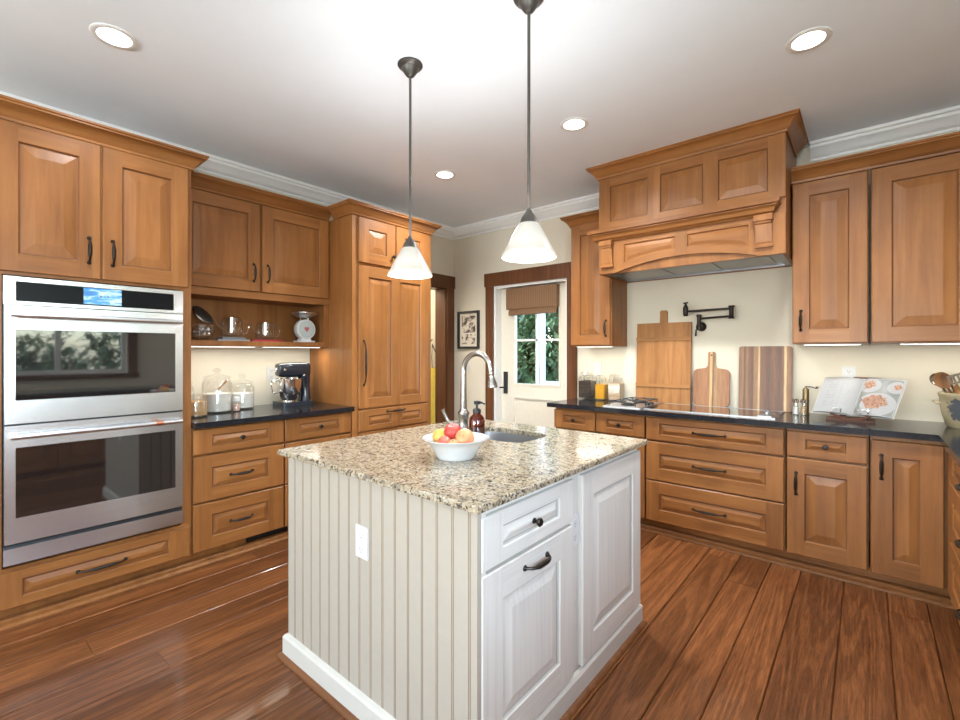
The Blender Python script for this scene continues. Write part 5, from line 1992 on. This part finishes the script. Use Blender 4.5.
def fruit(label, dx, dy, z, r, m_, tilt=(20, 10), sq=0.94):
    o = thing('peach', label, 'peach', (bx+dx, by+dy, CT+z-r), 0, 'peaches in the white bowl')
    bm = BM()
    prof = []
    for i in range(15):
        t = PI*i/14
        rr = r*math.sin(t)
        zz = -r*math.cos(t)*sq
        if i > 11:
            zz -= r*0.16*((i-11)/3)**1.3
        prof.append((max(0, rr) if 0 < i < 14 else 0, zz))
    lathe(bm, prof, 26, T(0, 0, r) @ rot('X', tilt[0]) @ rot('Y', tilt[1]))
    for v in bm.verts:      # the seam down one side
        a = math.atan2(v.co.x, -v.co.y)
        k = math.exp(-(a-0.6)**2/0.02)*0.03
        v.co.x *= 1-k
        v.co.y *= 1-k
    f = obj('skin', bm, m_, o, smooth=True)
    bm = BM()
    tube(bm, [(0, 0, r*1.66), (0.002, 0.001, r*1.9)], 0.0018, 6)
    M = T(0, 0, r) @ rot('X', tilt[0]) @ rot('Y', tilt[1]) @ T(0, 0, -r)
    obj('stem', bm, BARK, o, xf=M, smooth=True)
    return o


# camera-right on the table is about (0.763, 0.646); towards the camera about (0.646, -0.763)
def cr(r_, t_):
    return 0.763*r_+0.646*t_, 0.646*r_-0.763*t_


fruit('dark red peach on top in the middle of the bowl', *cr(-0.012, 0.005), 0.106, 0.037, RED)
fruit('blushed orange peach at the right front of the bowl', *cr(0.038, 0.050), 0.088, 0.039, PEACH, (60, 25))
fruit('yellow peach at the left of the bowl, behind the red one', *cr(-0.060, -0.012), 0.082, 0.038, YEL, (-20, -20))
fruit('pink peach low at the left front, mostly inside the bowl', *cr(-0.044, 0.046), 0.066, 0.032, PINK, (40, -30))
fruit('pale peach low in the middle front, barely over the rim', *cr(-0.002, 0.066), 0.062, 0.028, PEACH, (30, 0))

# ------------------------------------------------------------------ picture, garment in the passage
pc = thing('picture_frame', 'small black framed print on the wall beside the outside door', 'picture', (0.248, -0.001, 1.607), 0)
bm = BM()
w_, h_ = 0.166, 0.221
for p in ((-w_, w_, h_-0.028, h_), (-w_, w_, -h_, -h_+0.028), (-w_, -w_+0.028, -h_+0.028, h_-0.028), (w_-0.028, w_, -h_+0.028, h_-0.028)):
    box(bm, p[0], p[1], -0.024, 0, p[2], p[3])
obj('frame', bm, BLACK, pc, bevel=0.002)
bm = BM()
box(bm, -w_+0.028, w_-0.028, -0.008, 0, -h_+0.028, h_-0.028)
obj('mat_board', bm, plain('cream_mat', (0.66, 0.60, 0.50), 0.6), pc)
bm = BM()
box(bm, -0.105, 0.105, -0.0095, -0.008, -0.035, 0.165)
box(bm, -0.105, 0.105, -0.0095, -0.008, -0.165, -0.05)
obj('print', bm, PRINT, pc)
gm = thing('hanging_coat', 'mustard yellow coat with a dark strap hanging in the passage', 'coat', (-0.60, 0.22, 0.42), 0)
gm.scale = (1.0, 0.55, 1.45)
bm = BM()
prev = None
for z, a, c in ((0.0, 0.20, 0.07), (0.25, 0.19, 0.075), (0.42, 0.15, 0.07), (0.50, 0.07, 0.05)):
    R = [bm.verts.new((x, y+0.02*math.sin(9*x), z)) for x, y in superloop(0, 0, c, a, 24, 2.4)]
    if prev:
        ring_faces(bm, prev, R)
    else:
        bm.faces.new(list(reversed(R)))
    prev = R
bm.faces.new(prev)
obj('cloth', bm, YELLOW, gm, smooth=True)
bm = BM()
tube(bm, [(0.0, 0, 0.46), (0.02, -0.05, 0.60), (0.0, 0.0, 0.71), (0.03, 0.12, 0.60), (0.075, 0.20, 0.35)], 0.008, 8)
obj('strap', bm, RUBBER, gm, smooth=True)
hk = thing('coat_rack', 'slim dark floor stand holding the coat in the passage', 'coat rack', (-0.75, 0.22, 0), 0)
bm = BM()
lathe(bm, [(0, 0.0), (0.14, 0.0), (0.14, 0.02), (0.02, 0.03), (0.014, 0.05), (0.014, 1.62), (0, 1.63)], 20)
tube(bm, [(0.01, 0, 1.475), (0.11, 0, 1.48), (0.15, 0, 1.52)], 0.007, 8)
obj('pole', bm, BLACK, hk, smooth=True)

# ------------------------------------------------------------------ outside
bm = BM()
box(bm, -9, 12, 2.4, 14, -0.35, -0.3)
box(bm, 4.95, 12, -9, 2.4, -0.35, -0.3)
struct('ground', bm, GRASS, 'green lawn outside the house', 'ground')
bm = BM()
box(bm, -3.0, 3.0, 0.18, 2.35, -0.12, -0.06)
struct('porch_floor', bm, DECK, 'grey porch floor outside the door', 'floor')
bm = BM()
box(bm, 0.080, 0.144, 1.768, 1.832, -0.06, 2.7)
pp = tag(obj('porch_post', bm, TRIM, None, bevel=0.006), 'white porch post seen through the door window', 'post')
rl = thing('porch_railing', 'white porch railing right of the post outside the door', 'railing', (0.146, 1.8, -0.06))
bm = BM()
box(bm, 0, 2.4, -0.04, 0.04, 0.93, 0.98)
obj('top_rail', bm, TRIM, rl, bevel=0.004)
bm = BM()
box(bm, 0, 2.4, -0.02, 0.02, 0.08, 0.12)
obj('bottom_rail', bm, TRIM, rl)
for i in range(20):
    bm = BM()
    box(bm, 0.06+0.118*i, 0.09+0.118*i, -0.014, 0.014, 0.12, 0.93)
    obj('baluster', bm, TRIM, rl)


def bush(label, cx, cy, z0, rx, ry, rz_, n, seed, group):
    r_ = random.Random(seed)
    t = thing('bush', label, 'bush', (cx, cy, -0.3), 0, group)
    bm = BM()
    blobs = [(r_.uniform(-.6, .6)*rx, r_.uniform(-.6, .6)*ry, z0+r_.uniform(.15, .85)*rz_, r_.uniform(.3, .55)) for _ in range(9)]
    for i in range(n):
        bx_, by_, bz_, br_ = blobs[i % 9]
        th, ph = r_.uniform(0, 2*PI), math.acos(r_.uniform(-1, 1))
        rr = br_*(0.7+0.35*r_.random())
        p = Vector((bx_+rr*rx*math.sin(ph)*math.cos(th), by_+rr*ry*math.sin(ph)*math.sin(th), bz_+rr*rz_*0.6*math.cos(ph)))
        s = r_.uniform(0.05, 0.11)
        M = T(*p) @ rot('Z', r_.uniform(0, 360)) @ rot('X', r_.uniform(-70, 70))
        bm.faces.new([bm.verts.new(M @ Vector(q)) for q in ((0, -s, 0), (s*0.5, 0, s*0.15), (0, s, 0), (-s*0.5, 0, s*0.15))])
    obj('foliage', bm, LEAF, t, smooth='keep')
    bm = BM()
    tube(bm, [(0, 0, 0), (0.05, 0, z0+0.3), (0, 0.05, z0+rz_*0.5)], [0.07, 0.05, 0.02], 8)
    obj('stem', bm, BARK, t, smooth=True)


GB = 'bushes outside the house'
bush('leafy green bush filling the panes of the outside door', -1.15, 3.7, 0.1, 1.35, 1.0, 3.2, 11000, 1, GB)
bush('taller bush farther off, glimpsed behind the first outside the door', -2.6, 7.6, 0.1, 2.8, 1.2, 5.0, 8000, 3, GB)
bush('bush outside the window over the right counter, mirrored in the oven glass', 8.6, -2.2, 0.1, 1.4, 2.4, 2.3, 3000, 4, GB)
